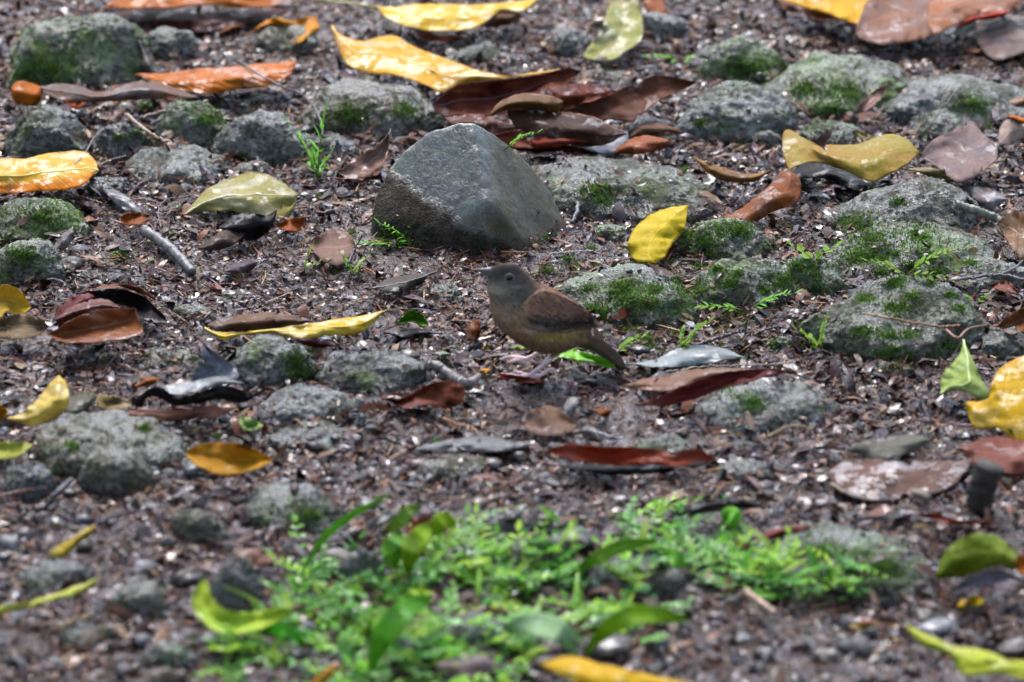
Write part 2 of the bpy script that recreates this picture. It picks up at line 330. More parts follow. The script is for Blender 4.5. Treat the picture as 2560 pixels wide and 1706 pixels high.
ST = [
 ((18, 18, 345, 215), 1, 'large dark mossy boulder in the upper left corner of the scene', .8),
 ((5, 255, 215, 395), 0, 'rounded grey stone under the long brown leaf and small orange leaf', .8),
 ((220, 285, 385, 395), 5, 'dark wedge shaped stone with the leaf stalk reaching up to it', .8),
 ((300, 352, 570, 465), 2, 'flat speckled grey stone below the tan stick, beside the yellow leaf', .8),
 ((540, 262, 768, 405), 2, 'smooth domed pale grey stone left of the grass seedling', .8),
 ((395, 240, 570, 365), 1, 'grey stone tucked behind the smooth domed one with moss in its gap', .8),
 ((490, 222, 720, 285), 0, 'low grey slab directly under the orange leaf with wet stripes', .8),
 ((575, 393, 695, 448), 3, 'small speckled stone just above the pale olive leaf', .8),
 ((-30, 485, 207, 600), 1, 'greenish stone cut by the left edge, below the big yellow leaf', .8),
 ((-30, 592, 150, 712), 1, 'mottled green stone cut by the left edge, above the pale yellow leaf', .8),
 ((328, 252, 398, 288), 2, 'small pale stone peeping out under the long brown leaf', .8),
 ((755, 180, 1090, 335), 3, 'broad brownish mossy stone behind and left of the pointed stone', .8),
 ((1110, 98, 1292, 172), 5, 'dark glossy stone behind the golden leaf', .8),
 ((1285, 378, 1785, 552), 0, 'wide low grey slab right of the pointed stone, with a moss patch', .8),
 ((1440, 158, 1580, 212), 3, 'pale low stone behind the heap of maroon leaves', .8),
 ((1685, 195, 1982, 352), 2, 'pale bluish rounded stone right of the maroon leaf heap', .8),
 ((1740, 78, 1975, 205), 1, 'grey green stone below the yellow leaf at the top edge', .8),
 ((1915, 112, 2290, 285), 1, 'big rough stone with green moss hanging on its front', .8),
 ((2185, 158, 2600, 325), 2, 'large pale greenish boulder cut by the right edge', .8),
 ((2090, 428, 2440, 600), 0, 'sloping stone with a rounded shoulder under the olive leaf', .8),
 ((2100, 545, 2510, 695), 1, 'wide mossy stone between the sloping stone and the right edge', .8),
 ((1700, 525, 1925, 645), 1, 'mossy stone directly right of the upright yellow leaf', .8),
 ((1715, 633, 1988, 775), 1, 'mossy round stone with a fern frond at its front', .8),
 ((1385, 660, 1715, 800), 1, 'grey mossy stone right behind the back of the bird', .8),
 ((2065, 690, 2470, 900), 0, 'large grey stone crossed by a thin orange root', .8),
 ((1725, 948, 2085, 1085), 2, 'pale stone with a green crack in front of the long maroon leaf', .8),
 ((2165, 883, 2292, 938), 3, 'small buff stone with green algae below the rooted stone', .8),
 ((548, 828, 792, 962), 0, 'dark rounded stone below the long yellow leaf', .8),
 ((805, 862, 1068, 988), 0, 'rounded grey stone left of the broken stick', .8),
 ((648, 948, 900, 1062), 2, 'square topped blue grey stone right of the black wavy leaf', .8),
 ((645, 1045, 925, 1135), 0, 'low rough stone in front of the square topped one', .8),
 ((88, 1028, 430, 1190), 3, 'broad olive grey stone left of the amber leaf', .8),
 ((195, 1108, 382, 1235), 3, 'lumpy buff stone leaning on the front of the broad olive grey one', .8),
 ((593, 1205, 855, 1330), 0, 'soft focus grey stone left of the long green blades', .8),
 ((1137, 1265, 1425, 1338), 0, 'soft focus low grey stone behind the green ground cover', .8),
 ((1845, 1318, 2335, 1505), 1, 'big blurred mossy boulder in the lower right with leaves on its front', .8),
 ((1045, 1122, 1232, 1200), 3, 'low pale stone in front of the bluish wet leaf', .8),
 ((522, 1400, 650, 1528), 0, 'blurred round stone held in the lime crescent leaf', .8),
 ((262, 1445, 408, 1538), 3, 'blurred buff stone below the yellow green blade tip', .8),
 ((35, 1390, 215, 1482), 0, 'blurred bluish stone above the yellow green blade', .8),
 ((135, 1545, 268, 1618), 3, 'blurred tan stone near the bottom left corner', .8),
 ((345, 1600, 480, 1680), 0, 'blurred grey stone at the bottom edge, left of the ground cover', .8),
 ((845, 1365, 965, 1465), 2, 'blurred pale stone between the green blades', .8),
 ((930, 1580, 1080, 1680), 5, 'blurred dark stone sunk in the ground cover, left of its neighbour', .8),
 ((1070, 1530, 1260, 1625), 5, 'blurred dark grey stone in the middle of the ground cover', .8),
 ((1450, 1385, 1715, 1500), 5, 'blurred brownish stone behind the arching lime blade', .8),
 ((1276, 1332, 1425, 1428), 0, 'blurred stone at the upper rim of the ground cover', .8),
 ((1012, 700, 1145, 755), 0, 'small half buried grey stone in front of the throat of the bird', .8),
 ((880, 1022, 952, 1088), 5, 'small black knob of stone beside the red brown curled leaf', .8),
 ((1930, 832, 2005, 880), 0, 'small grey stone left of the rooted stone', .8),
 ((178, 668, 295, 720), 3, 'small flat buff stone above the red curled leaf', .8),
 ((325, 868, 495, 930), 3, 'low sandy stone left of the grey pointed leaf', .8),
 ((1884, 322, 1958, 368), 3, 'small pinkish stone at the left tip of the olive leaf', .8),
 ((1950, 630, 2110, 735), 1, 'low mossy stone filling the gap left of the wide mossy stone', .8),
 ((1560, 705, 1745, 815), 1, 'low mossy stone wedged between the bird side stone and the mossy round one', .8),
 ((1985, 775, 2115, 862), 1, 'mossy stone lump at the left flank of the rooted stone', .8),
 ((2285, 270, 2430, 352), 0, 'grey stone under the lower edge of the pale greenish boulder', .8),
 ((2400, 640, 2580, 730), 0, 'grey stone at the right edge below the tan leaf on edge', .8),
 ((640, 55, 790, 135), 3, 'buff stone between the crumpled yellow leaf and the golden leaf', .8),
 ((700, 325, 880, 402), 5, 'dark low stone right of the grass like seedling', .8),
 ((350, 60, 480, 150), 0, 'grey stone in the gap right of the large mossy boulder', .8),
 ((1350, 55, 1470, 135), 2, 'pale wet stone below the right end of the glaring yellow leaf', .8),
 ((1590, 20, 1720, 100), 0, 'grey stone right of the olive green hanging leaf', .8),
 ((455, 1110, 600, 1190), 0, 'soft focus stone in front of the amber leaf', .8),
 ((0, 1150, 130, 1240), 5, 'dark stone at the left edge beside the reddish stick', .8),
 ((430, 1260, 560, 1350), 3, 'blurred buff stone left of the blurred pinkish leaf', .8),
 ((1570, 1085, 1720, 1150), 0, 'low grey stone between the scarlet leaf and the black arched leaf', .8),
 ((2000, 290, 2150, 372), 1, 'low mossy stone behind the two lobed olive leaf', .8),
 ((1555, 285, 1690, 362), 3, 'small buff stone at the right foot of the maroon heap', .8),
 ((212, 428, 335, 492), 5, 'dark low stone right of the tip of the big pale yellow leaf', .8),
 ((430, 752, 560, 812), 3, 'low buff stone under the left end of the long yellow leaf', .8),
 ((2462, 815, 2590, 890), 0, 'grey stone at the right edge above the large golden leaf', .8),
 ((1470, 548, 1580, 600), 1, 'small mossy stone in front of the wide low slab', .8),
 ((150, 735, 285, 800), 5, 'dark stone between the khaki leaf and the red group', .8),
 ((1795, 1140, 1930, 1210), 0, 'low grey stone in front of the wide muddy leaf', .8),
 ((1180, 908, 1310, 952), 5, 'dark lump of stone under the far foot of the bird', .8),
]
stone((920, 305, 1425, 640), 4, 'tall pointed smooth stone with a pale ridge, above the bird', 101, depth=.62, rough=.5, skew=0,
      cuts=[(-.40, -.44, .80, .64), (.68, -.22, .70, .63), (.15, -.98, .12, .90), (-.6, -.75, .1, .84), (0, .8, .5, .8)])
for i, (bx, mi, lb, dp) in enumerate(ST):
    stone(bx, mi, lb, 200 + i, depth=dp, ncut=12 if mi in (2, 5) else 8)

def build_bvh():
    Vs, Fs, o = [], [], 0
    sel = GF
    Vs.append(GV); Fs.append(np.vstack([sel[:, [0, 1, 2]], sel[:, [0, 2, 3]]])); o = len(GV)
    for V, F in BVHS: Vs.append(V); Fs.append(F + o); o += len(V)
    V = np.vstack(Vs); F = np.vstack(Fs)
    return BVHTree.FromPolygons(V.tolist(), F.tolist(), all_triangles=True)
BV = build_bvh(); DOWN = Vector((0, 0, -1))
def drop(x, y):
    h = BV.ray_cast(Vector((x, y, 2)), DOWN); return h[0], h[1]
def hit(px, py):
    d = FW + (px - 1280) / FPX * np.array([1, 0, 0]) + (853 - py) / FPX * UP
    h = BV.ray_cast(Vector(CAM), Vector(d).normalized()); return np.array(h[0]), h[1]

# ------------------------------------------------------------------ leaves
C = dict(Y=(.72, .43, .004), G=(.68, .33, .003), O=(.56, .155, .005), OB=(.32, .095, .02), B=(.14, .06, .032), M=(.055, .010, .007), R=(.30, .02, .008),
         K=(.012, .010, .011), GR=(.12, .105, .10), BG=(.24, .26, .31), OL=(.30, .26, .045), PO=(.40, .37, .17), LG=(.38, .52, .13), GN=(.13, .40, .03),
         LM=(.42, .55, .04), PY=(.72, .50, .09), T=(.30, .21, .12), P=(.25, .15, .125), W=(.48, .50, .53), DG=(.07, .14, .02), RB=(.19, .05, .025), AM=(.50, .22, .01))
NL = [0]
def leaf(c, A, B, col, label, z=9, tilt=.35, cup=3, wave=3, mid=False, stem=None, name=None, cat='leaf', group=None, rim=None, **mk_):
    NL[0] += 1; seed = NL[0]; r = np.random.default_rng(seed + 900); cc = C[col] if isinstance(col, str) else col
    A = cv(c, A); B = cv(c, B); ext = max(np.ptp(np.vstack([A, B]), axis=0))
    n = 34 if ext > 150 else 22; m = 15 if ext > 150 else 9
    a = catmull(A, n); b_ = catmull(B, n)
    jit = r.uniform(-1, 1, (2, n, 2)) * (1.3 if ext > 100 else .7); jit[:, 0] = 0; jit[:, -1] = 0
    lo = np.stack([np.interp(np.arange(n), np.linspace(0, n - 1, 9), r.normal(0, ext * .006, 9)) for _ in range(2)]); a = a + jit[0]; b_ = b_ + jit[1]; a[1:-1, 1] += lo[0][1:-1]; b_[1:-1, 1] += lo[1][1:-1]
    for _ in range(int(r.integers(0, 4)) if cc[0] < .35 else 0):
        kk = int(r.integers(3, n - 3))
        if r.random() < .5: a[kk] = .86 * a[kk] + .14 * b_[kk]
        else: b_[kk] = .86 * b_[kk] + .14 * a[kk]
    v = np.linspace(0, 1, m)[None, :, None]; Q = a[:, None] * (1 - v) + b_[:, None] * v
    ybot = max(A[:, 1].max(), B[:, 1].max()); u = np.linspace(0, 1, n)[:, None]; vv = np.linspace(0, 1, m)[None]
    zz = z / 1000 + tilt * (ybot - Q[..., 1]) / PPM / math.cos(TH)
    env = np.sin(np.pi * np.clip(u, .02, .98)) ** .6
    sgn = 1. if r.random() < .6 or ext > 260 else -1.; zz = zz + sgn * cup / 1000 * env * (1 - (np.abs(2 * vv - 1) + .02) ** 1.25)
    ph = r.uniform(0, 6.3, 3)
    wr = vnoise(np.stack([Q[..., 0].ravel() / 26, Q[..., 1].ravel() / 11, np.full(Q[..., 0].size, seed * 3.1)], 1), 1., seed).reshape(zz.shape); zz = zz + env * .0016 * wr + (.0012 * np.sin(u * 38 + ph[0] * 3) * np.abs(2 * vv - 1) ** 3) * env
    zz = zz + wave / 1000 * env * (np.sin(u * 9 + ph[0]) * (vv - .5) * 1.4 + .5 * np.sin(u * 15 + ph[1]) * (np.abs(2 * vv - 1) ** 2) + .3 * np.sin(u * 6 + vv * 5 + ph[2]))
    V = unp(Q[..., 0].ravel(), Q[..., 1].ravel(), np.maximum(zz.ravel(), .004))
    org = V.mean(0); F = []
    for i in range(n - 1):
        for j in range(m - 1): F.append((i * m + j, (i + 1) * m + j, (i + 1) * m + j + 1, i * m + j + 1))
    UV = np.stack([np.broadcast_to(u, (n, m)).ravel(), np.broadcast_to(vv, (n, m)).ravel()], 1)
    if isinstance(mk_.get('c2'), str): mk_['c2'] = C[mk_['c2']]
    if isinstance(mk_.get('edge'), str): mk_['edge'] = C[mk_['edge']]
    mt = mat_leaf('leaf_surface', cc, **mk_)
    o = mk(name or 'leaf', V - org, np.array(F), mt, uv=UV); o.location = org
    md = o.modifiers.new('thickness', 'SOLIDIFY'); md.thickness = .0006; md.offset = -1
    tag(o, label, cat, group or 'fallen leaves on the forest floor')
    vl = mk_.get('vein_l', .25)
    if rim:
        G3 = V.reshape(n, m, 3)[:, 0 if rim == 'A' else -1] - org
        VV, FF = tube(G3[1:-1], .0009, 6, .1); mk('leaf_rim', VV, FF, mat_bark('rim_fibre', (.42, .11, .05), .35), o)
    if mid:
        mm = V.reshape(n, m, 3)[:, m // 2] - org + np.array([0, -.0002, .0004])
        VV, FF = tube(mm, np.linspace(.0013, .0005, n) if mid != 'r' else np.linspace(.0005, .0013, n), 6)
        mk('midrib', VV, FF, mat_bark('midrib_fibre', tuple(min(.8, q * (1.25 if vl > 0 else .5) + (.05 if vl > 0 else 0)) for q in cc), .3), o)
    if stem:
        pts = cv(c, stem[0]); zs = np.interp(np.linspace(0, 1, len(pts)), np.linspace(0, 1, len(stem[1])), stem[1]) / 1000
        q = catmull(unp(pts[:, 0], pts[:, 1], zs), 22) - org
        VV, FF = tube(q, np.linspace(.0016, .0011, 22), 7, .05); mk('petiole', VV, FF, mat_bark('petiole_fibre', stem[2], .35), o)
    return o

# --- upper left
leaf(1, [(690, 72), (850, -60), (1150, -180), (1500, -170), (1800, -80), (1950, 5)], [(690, 72), (950, 62), (1300, 55), (1560, 52), (1750, 32), (1850, 45), (1950, 5)], 'O', 'large orange brown leaf lying along the top edge, left side', z=32, cup=4, c2='OB', spot=.3)
leaf(1, [(690, 90), (1000, 70), (1400, 90), (1800, 70), (2000, 50)], [(690, 90), (850, 120), (1100, 190), (1500, 210), (1850, 130), (2000, 50)], 'M', 'dark maroon leaf underneath the large orange brown one', z=10, tilt=.1)
leaf(1, [(1720, 225), (1860, 120), (2000, 145), (2090, 110), (2160, 128), (2188, 200)], [(1720, 225), (1800, 190), (1930, 205), (1960, 290), (2060, 292), (2188, 200)], 'G', 'crumpled yellow orange leaf with a dark hollow, near the top', z=10, tilt=.8, cup=-6, wave=9, c2='O', spot=.2)
leaf(1, [(1490, 240), (1560, 185), (1660, 180)], [(1490, 240), (1560, 215), (1660, 180)], 'OB', 'thin brown sliver left of the crumpled yellow leaf', z=8)
leaf(1, [(930, 510), (1100, 510), (1400, 465), (1700, 450), (1900, 432), (2032, 425)], [(930, 510), (1050, 570), (1200, 612), (1400, 642), (1600, 622), (1800, 602), (1945, 540), (2032, 425)], 'O', 'narrow orange leaf with a row of white wet stripes', z=26, tilt=.28, cup=7, wave=2, veins=13, vbump=1.6, rough=.12, c2=(.42, .13, .02), spot=.3)
leaf(1, [(285, 595), (400, 578), (520, 588), (640, 622), (750, 610), (900, 570), (1050, 558), (1200, 608), (1350, 670)], [(285, 595), (320, 645), (480, 692), (620, 700), (800, 690), (950, 676), (1100, 686), (1240, 708), (1350, 670)], 'B', 'long twisted brown grey leaf above the dark gap, upper left', z=30, tilt=.4, cup=6, c2='GR', mid=True)
leaf(1, [(80, 600), (120, 560), (200, 565), (282, 600)], [(80, 600), (90, 682), (170, 722), (270, 702), (282, 600)], 'O', 'small bright orange leaf at the left end of the long brown leaf', z=14, tilt=.7, cup=8)
leaf(1, [(430, 690), (500, 694), (600, 680)], [(430, 690), (530, 752), (600, 680)], 'O', 'orange scrap with a red tip under the long brown leaf', z=12, tilt=.5, c2='R')
leaf(1, [(920, 230), (990, 300), (1050, 400), (1095, 510)], [(920, 230), (945, 330), (960, 430), (1010, 518), (1095, 510)], 'GR', 'grey leaf standing steeply beside the mossy boulder', z=10, tilt=.85, mid=True)
leaf(1, [(-400, 1210), (-200, 1125), (0, 1095), (300, 1060), (540, 1034), (640, 1080), (672, 1170)], [(-400, 1210), (-200, 1300), (0, 1326), (200, 1312), (400, 1302), (560, 1272), (672, 1170)], 'PY', 'big pale yellow leaf with orange lower edge, cut by the left edge', z=30, tilt=.3, cup=6, c2='G', edge='O', spot=.12, rough=.14, mid='r', vbump=.3,
     stem=([(285, 1222), (430, 1180), (540, 1100), (600, 1020), (640, 950), (700, 895)], (38, 45, 30), (.08, .05, .03)))
leaf(1, [(1262, 1472), (1350, 1370), (1430, 1290), (1600, 1200), (1750, 1183), (1880, 1222), (2035, 1330)], [(1262, 1472), (1420, 1442), (1600, 1452), (1750, 1490), (1900, 1475), (2010, 1400), (2035, 1330)], 'PO', 'translucent pale olive leaf with a white sheen, left of the pointed stone', z=12, tilt=.32, cup=10, wave=5, c2='OL', rough=.13, mid=True)
leaf(1, [(1850, 1420), (1950, 1400), (2030, 1380)], [(1850, 1420), (1880, 1500), (1960, 1510), (2030, 1380)], 'OL', 'small olive scrap at the right end of the translucent leaf', z=8)
leaf(1, [(700, 1290), (800, 1308), (900, 1370), (980, 1460)], [(700, 1290), (760, 1370), (860, 1442), (980, 1460)], 'GR', 'dull violet grey leaf below the flat speckled stone', z=9, c2='BG', rough=.18)
leaf(1, [(818, 1492), (860, 1462), (940, 1456), (1022, 1470)], [(818, 1492), (840, 1532), (930, 1542), (1000, 1522), (1022, 1470)], 'OB', 'small oval rusty leaf under the violet grey one', z=14, tilt=.4, cup=4)
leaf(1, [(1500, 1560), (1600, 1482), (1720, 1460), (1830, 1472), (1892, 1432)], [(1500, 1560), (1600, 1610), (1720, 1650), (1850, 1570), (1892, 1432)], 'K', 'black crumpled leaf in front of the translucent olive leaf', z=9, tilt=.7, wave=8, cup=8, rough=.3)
leaf(1, [(1888, 1537), (1960, 1505), (2100, 1478)], [(1888, 1537), (1950, 1580), (2050, 1578), (2100, 1478)], (.5, .13, .03), 'small orange red scrap beside the black crumpled leaf', z=12, tilt=.6, cup=4)
leaf(1, [(35, 290), (50, 200), (110, 165)], [(35, 290), (75, 290), (105, 220), (110, 165)], 'GR', 'small bluish leaf leaning on the mossy boulder, far upper left', z=16, tilt=.9)
# --- top middle
leaf(2, [(240, 45), (500, 28), (900, 30), (1150, 26), (1375, -8)], [(240, 45), (340, 150), (500, 200), (700, 217), (900, 210), (1000, 160), (1100, 85), (1250, 82), (1375, -8)], 'Y', 'bright yellow leaf with white glare along the top edge', z=26, tilt=.26, cup=4, c2=(.7, .5, .06), rough=.12, vbump=.1,
     stem=([(-190, -10), (0, 15), (250, 48)], (30, 38, 40), (.5, .42, .05)))
leaf(2, [(500, 200), (620, 195), (720, 225), (880, 264)], [(500, 200), (560, 265), (700, 285), (880, 264)], 'RB', 'reddish scrap below the front edge of the glaring yellow leaf', z=10)
leaf(2, [(950, 192), (1050, 105), (1150, 78), (1265, 108)], [(950, 192), (1080, 182), (1180, 155), (1265, 108)], 'B', 'brown folded tip under the right end of the glaring yellow leaf', z=14, tilt=.8)
leaf(2, [(-55, 180), (30, 240), (150, 272), (300, 240), (400, 250), (520, 330), (700, 400), (850, 450), (1000, 500), (1200, 512), (1500, 478)], [(-55, 180), (-10, 330), (60, 450), (200, 495), (400, 515), (600, 605), (700, 655), (850, 585), (1050, 548), (1300, 532), (1500, 478)], 'G', 'large golden leaf with a long pale midrib, above the maroon heap', z=34, tilt=.27, cup=5, wave=6, c2=(.66, .42, .02), mid=True, rough=.1, vbump=.15)
leaf(2, [(1900, -60), (1830, 60), (1790, 200), (1700, 320), (1664, 382), (1750, 412)], [(1900, -60), (2030, 0), (2068, 130), (2060, 270), (1950, 350), (1880, 402), (1750, 412)], 'PO', 'olive green leaf hanging down from the top edge, with pale sheen', z=20, tilt=.45, cup=6, c2=(.3, .33, .06), spot=.1, rough=.14)
leaf(2, [(2060, -40), (2085, 60), (2130, 130), (2182, 168)], [(2060, -40), (2180, -20), (2228, 60), (2220, 130), (2182, 168)], 'OB', 'small russet leaf at the top edge right of the olive green one', z=14, tilt=.5)
# --- maroon heap
HG = 'heap of maroon and brown leaves behind the pointed stone'
leaf(2, [(628, 722), (680, 660), (800, 580), (1000, 550), (1250, 540), (1400, 500), (1560, 458), (1645, 488)], [(628, 722), (680, 782), (800, 792), (1000, 800), (1200, 750), (1400, 640), (1550, 580), (1645, 488)], 'M', 'longest dark maroon leaf at the back of the heap', z=24, tilt=.75, cup=-8, c2='RB', group=HG, rough=.55, trans=.25, mid=True, vein_l=.1)
leaf(2, [(1015, 795), (1100, 700), (1200, 655), (1300, 644), (1420, 656), (1525, 692)], [(1015, 795), (1150, 755), (1300, 750), (1480, 768), (1525, 692)], (.15, .075, .025), 'olive brown rolled leaf in the middle of the maroon heap', z=50, tilt=.8, cup=10, rim='A', group=HG, rough=.55)
leaf(2, [(1420, 600), (1600, 575), (1750, 585), (1892, 626)], [(1420, 600), (1480, 690), (1540, 745), (1660, 705), (1800, 665), (1892, 626)], (.16, .035, .018), 'red brown leaf between the longest maroon one and the winged right one', z=46, tilt=.6, rim='B', group=HG, rough=.55, trans=.3)
leaf(2, [(1475, 765), (1600, 695), (1800, 660), (1950, 600), (2080, 540), (2250, 528), (2445, 562)], [(1475, 765), (1700, 802), (1990, 835), (2080, 770), (2200, 690), (2320, 630), (2445, 562)], (.085, .032, .022), 'wing shaped brown leaf reaching right out of the maroon heap', z=30, tilt=.7, cup=-6, c2=(.16, .06, .03), group=HG, rough=.5)
leaf(2, [(1150, 752), (1300, 742), (1480, 770), (1700, 800), (1850, 860), (1965, 920)], [(1150, 752), (1180, 850), (1350, 935), (1600, 985), (1800, 995), (1965, 920)], (.06, .028, .018), 'dusky brown leaf with an orange rim at the front of the heap', z=30, tilt=.62, cup=5, group=HG, rough=.3, rim='A')
leaf(2, [(715, 805), (850, 788), (1000, 795), (1100, 840), (1255, 850)], [(715, 805), (760, 860), (900, 905), (1050, 925), (1200, 905), (1255, 850)], (.12, .04, .025), 'rounded brown leaf just behind the tip of the pointed stone', z=30, tilt=.55, cup=5, rim='A', group=HG, rough=.55)
leaf(2, [(965, 925), (1100, 915), (1240, 888), (1315, 1000)], [(965, 925), (1080, 985), (1200, 1015), (1315, 1000)], 'RB', 'dark red leaf edge right behind the pointed stone', z=34, tilt=.7, group=HG, rough=.55)
leaf(2, [(1300, 962), (1420, 928), (1550, 940), (1692, 965)], [(1300, 962), (1340, 1025), (1500, 1002), (1692, 965)], 'R', 'bright red curled leaf edge under the maroon heap', z=24, tilt=.8, cup=5, group=HG, rough=.55, c2='RB')
leaf(2, [(1110, 1000), (1350, 1015), (1560, 990), (1765, 1050)], [(1110, 1000), (1300, 1052), (1500, 1064), (1765, 1050)], 'M', 'very dark sliver of leaf lowest in the maroon heap', z=12, tilt=.6, group=HG, rough=.55)
leaf(2, [(1560, 985), (1700, 955), (1850, 915), (1965, 900)], [(1560, 985), (1700, 1035), (1870, 1055), (1965, 985), (1965, 900)], 'GR', 'wet grey leaf mirroring the sky at the front of the heap', z=18, tilt=.15, group=HG, rough=.2, c2='BG')
leaf(2, [(1868, 1052), (1960, 965), (2100, 930), (2245, 960)], [(1868, 1052), (2050, 1048), (2160, 1032), (2250, 1002), (2245, 960)], 'RB', 'rust red leaf at the right foot of the maroon heap', z=20, tilt=.6, cup=7, group=HG, rough=.55, c2='OB')
leaf(2, [(1985, 935), (2060, 850), (2180, 840), (2350, 905)], [(1985, 935), (2150, 925), (2250, 925), (2350, 905)], (.16, .08, .05), 'small brown leaf behind the rust red one', z=16, tilt=.6, group=HG, rough=.55)
leaf(2, [(-30, 1182), (100, 1090), (220, 1010), (300, 950), (348, 885)], [(-30, 1182), (120, 1235), (250, 1170), (320, 1080), (348, 885)], 'P', 'purplish brown glossy leaf leaning left of the pointed stone', z=12, tilt=.6, cup=6, rough=.13, mid=True)
# --- top right
leaf(3, [(690, -8), (850, -150), (1100, -180), (1292, -30), (1268, 100), (1215, 168)], [(690, -8), (850, 50), (1000, 92), (1130, 142), (1215, 168)], 'G', 'yellow triangular leaf pointing down from the top right', z=30, tilt=.4, cup=3, c2='Y')
leaf(3, [(820, 40), (950, 60), (1080, 110), (1200, 190)], [(820, 40), (880, 130), (1050, 165), (1200, 190)], 'OB', 'brown scrap shaded by the yellow triangular leaf', z=12)
leaf(3, [(620, -30), (700, -10), (850, 60), (960, 90)], [(620, -30), (700, 60), (830, 90), (960, 90)], 'B', 'dim brown leaf at the top edge left of the yellow triangle', z=10)
leaf(3, [(1198, 232), (1240, 100), (1300, 0), (1500, -100), (1720, -40), (1705, 150), (1742, 242)], [(1198, 232), (1260, 282), (1400, 306), (1550, 292), (1742, 242)], (.27, .13, .08), 'broad flat brown leaf in the top right, left one of two', z=24, tilt=.3, cup=3, c2='P', spot=.1)
leaf(3, [(1742, 242), (1690, 150), (1700, 40), (1750, -60), (2000, -110), (2200, -120), (2420, -60)], [(1742, 242), (1830, 190), (1950, 140), (2100, 92), (2250, 70), (2420, -60)], (.25, .13, .09), 'broad brown leaf with red underside in the top right corner', z=40, tilt=.3, cup=3, c2='OB')
leaf(3, [(1880, 192), (1960, 132), (2100, 90), (2250, 68), (2400, -20)], [(1880, 192), (2050, 135), (2200, 112), (2400, -20)], (.5, .04, .01), 'red edge curling under the broad brown leaf, top right corner', z=34, tilt=.9)
leaf(3, [(1858, 228), (1940, 160), (2022, 98)], [(1858, 228), (1930, 242), (2020, 190), (2022, 98)], (.35, .4, .34), 'pale grey green leaf tip below the red edge', z=24, tilt=.6)
leaf(3, [(2010, 220), (2150, 140), (2353, 150), (2600, 200)], [(2010, 220), (2060, 330), (2200, 410), (2600, 260)], 'GR', 'dull grey brown leaf cut by the right edge, near the top', z=12, tilt=.2, c2='P')
leaf(3, [(1168, 792), (1250, 700), (1330, 620), (1452, 558)], [(1168, 792), (1290, 752), (1375, 680), (1452, 558)], 'P', 'slim pinkish brown leaf between the mossy stone and pale boulder', z=22, tilt=.6, mid=True)
leaf(3, [(742, 1168), (700, 1010), (725, 888), (850, 950), (1000, 1002), (1180, 990), (1300, 955), (1420, 918), (1530, 935), (1642, 1050)], [(742, 1168), (820, 1125), (900, 1108), (1000, 1125), (1150, 1170), (1310, 1254), (1450, 1205), (1560, 1135), (1642, 1050)], (.34, .29, .045), 'two lobed olive yellow leaf arching over a black gap', z=34, tilt=.4, cup=5, wave=5, c2=(.42, .22, .04), mid=False, rough=.3)
leaf(3, [(760, 1182), (850, 1122), (930, 1108), (1060, 1150), (1200, 1200), (1300, 1275)], [(760, 1182), (790, 1232), (900, 1215), (1050, 1235), (1200, 1312), (1300, 1275)], 'K', 'dark leaf painted black as the shadow under the two lobed olive leaf', z=8, tilt=.2)  # dark leaf whose black mostly stands in for the shadow under the olive leaf
leaf(3, [(1180, 895), (1230, 900), (1360, 960)], [(1180, 895), (1240, 945), (1360, 960)], 'OL', 'small olive scrap behind the two lobed leaf', z=10)
leaf(3, [(268, 1502), (450, 1400), (600, 1280), (690, 1180), (752, 1174)], [(268, 1502), (450, 1545), (640, 1442), (780, 1402), (825, 1320), (820, 1230), (752, 1174)], 'OB', 'cinnamon brown leaf right of the upright yellow leaf', z=12, tilt=.5, cup=6, c2='B')
leaf(3, [(88, 1070), (180, 1110), (350, 1170), (500, 1190), (642, 1160)], [(88, 1070), (200, 1192), (330, 1238), (500, 1242), (642, 1160)], (.36, .2, .05), 'thin ochre leaf rim above the cinnamon leaf', z=22, tilt=.7, cup=-4, c2='B')
leaf(3, [(1655, 1082), (1700, 980), (1850, 900), (1980, 828), (2060, 900), (2160, 1000), (2172, 1090)], [(1655, 1082), (1760, 1150), (1850, 1222), (1930, 1248), (2050, 1192), (2172, 1090)], (.15, .12, .13), 'purple grey broad leaf right of the two lobed olive leaf', z=34, tilt=.3, cup=4, c2='P', rough=.3)
leaf(3, [(1558, 1162), (1700, 1148), (1850, 1190), (1955, 1252)], [(1558, 1162), (1720, 1205), (1830, 1235), (1955, 1252)], 'PO', 'thin pale olive rim under the purple grey leaf', z=14)
leaf(3, [(1950, 1290), (2100, 1288), (2245, 1360)], [(1950, 1290), (2050, 1402), (2150, 1432), (2245, 1360)], (.17, .14, .15), 'small violet grey leaf above the mossy branch', z=12, rough=.2)
leaf(3, [(1838, 1350), (1930, 1310), (2042, 1420)], [(1838, 1350), (1900, 1420), (1960, 1440), (2042, 1420)], 'GR', 'small grey leaf on the right shoulder of the sloping stone', z=26, rough=.2)
leaf(3, [(2178, 985), (2190, 880), (2240, 818), (2353, 850), (2470, 880)], [(2178, 985), (2260, 992), (2353, 942), (2470, 880)], (.55, .45, .42), 'whitish pink veined leaf cut by the right edge', z=20, tilt=.6, c2='P')
leaf(3, [(2240, 790), (2320, 800), (2440, 850)], [(2240, 790), (2320, 845), (2440, 850)], 'O', 'orange sliver on top of the whitish leaf, right edge', z=40, tilt=.6)
leaf(3, [(2240, 700), (2353, 660), (2450, 690)], [(2240, 700), (2330, 735), (2450, 690)], (.4, .25, .18), 'small peach coloured scrap at the right edge', z=30)
leaf(6, [(2168, 0), (2250, -95), (2353, -70), (2470, 40)], [(2168, 0), (2230, 112), (2290, 192), (2348, 248), (2470, 40)], (.28, .15, .08), 'tan brown leaf standing on edge at the right side', z=14, tilt=.6, mid=True, c2='T')
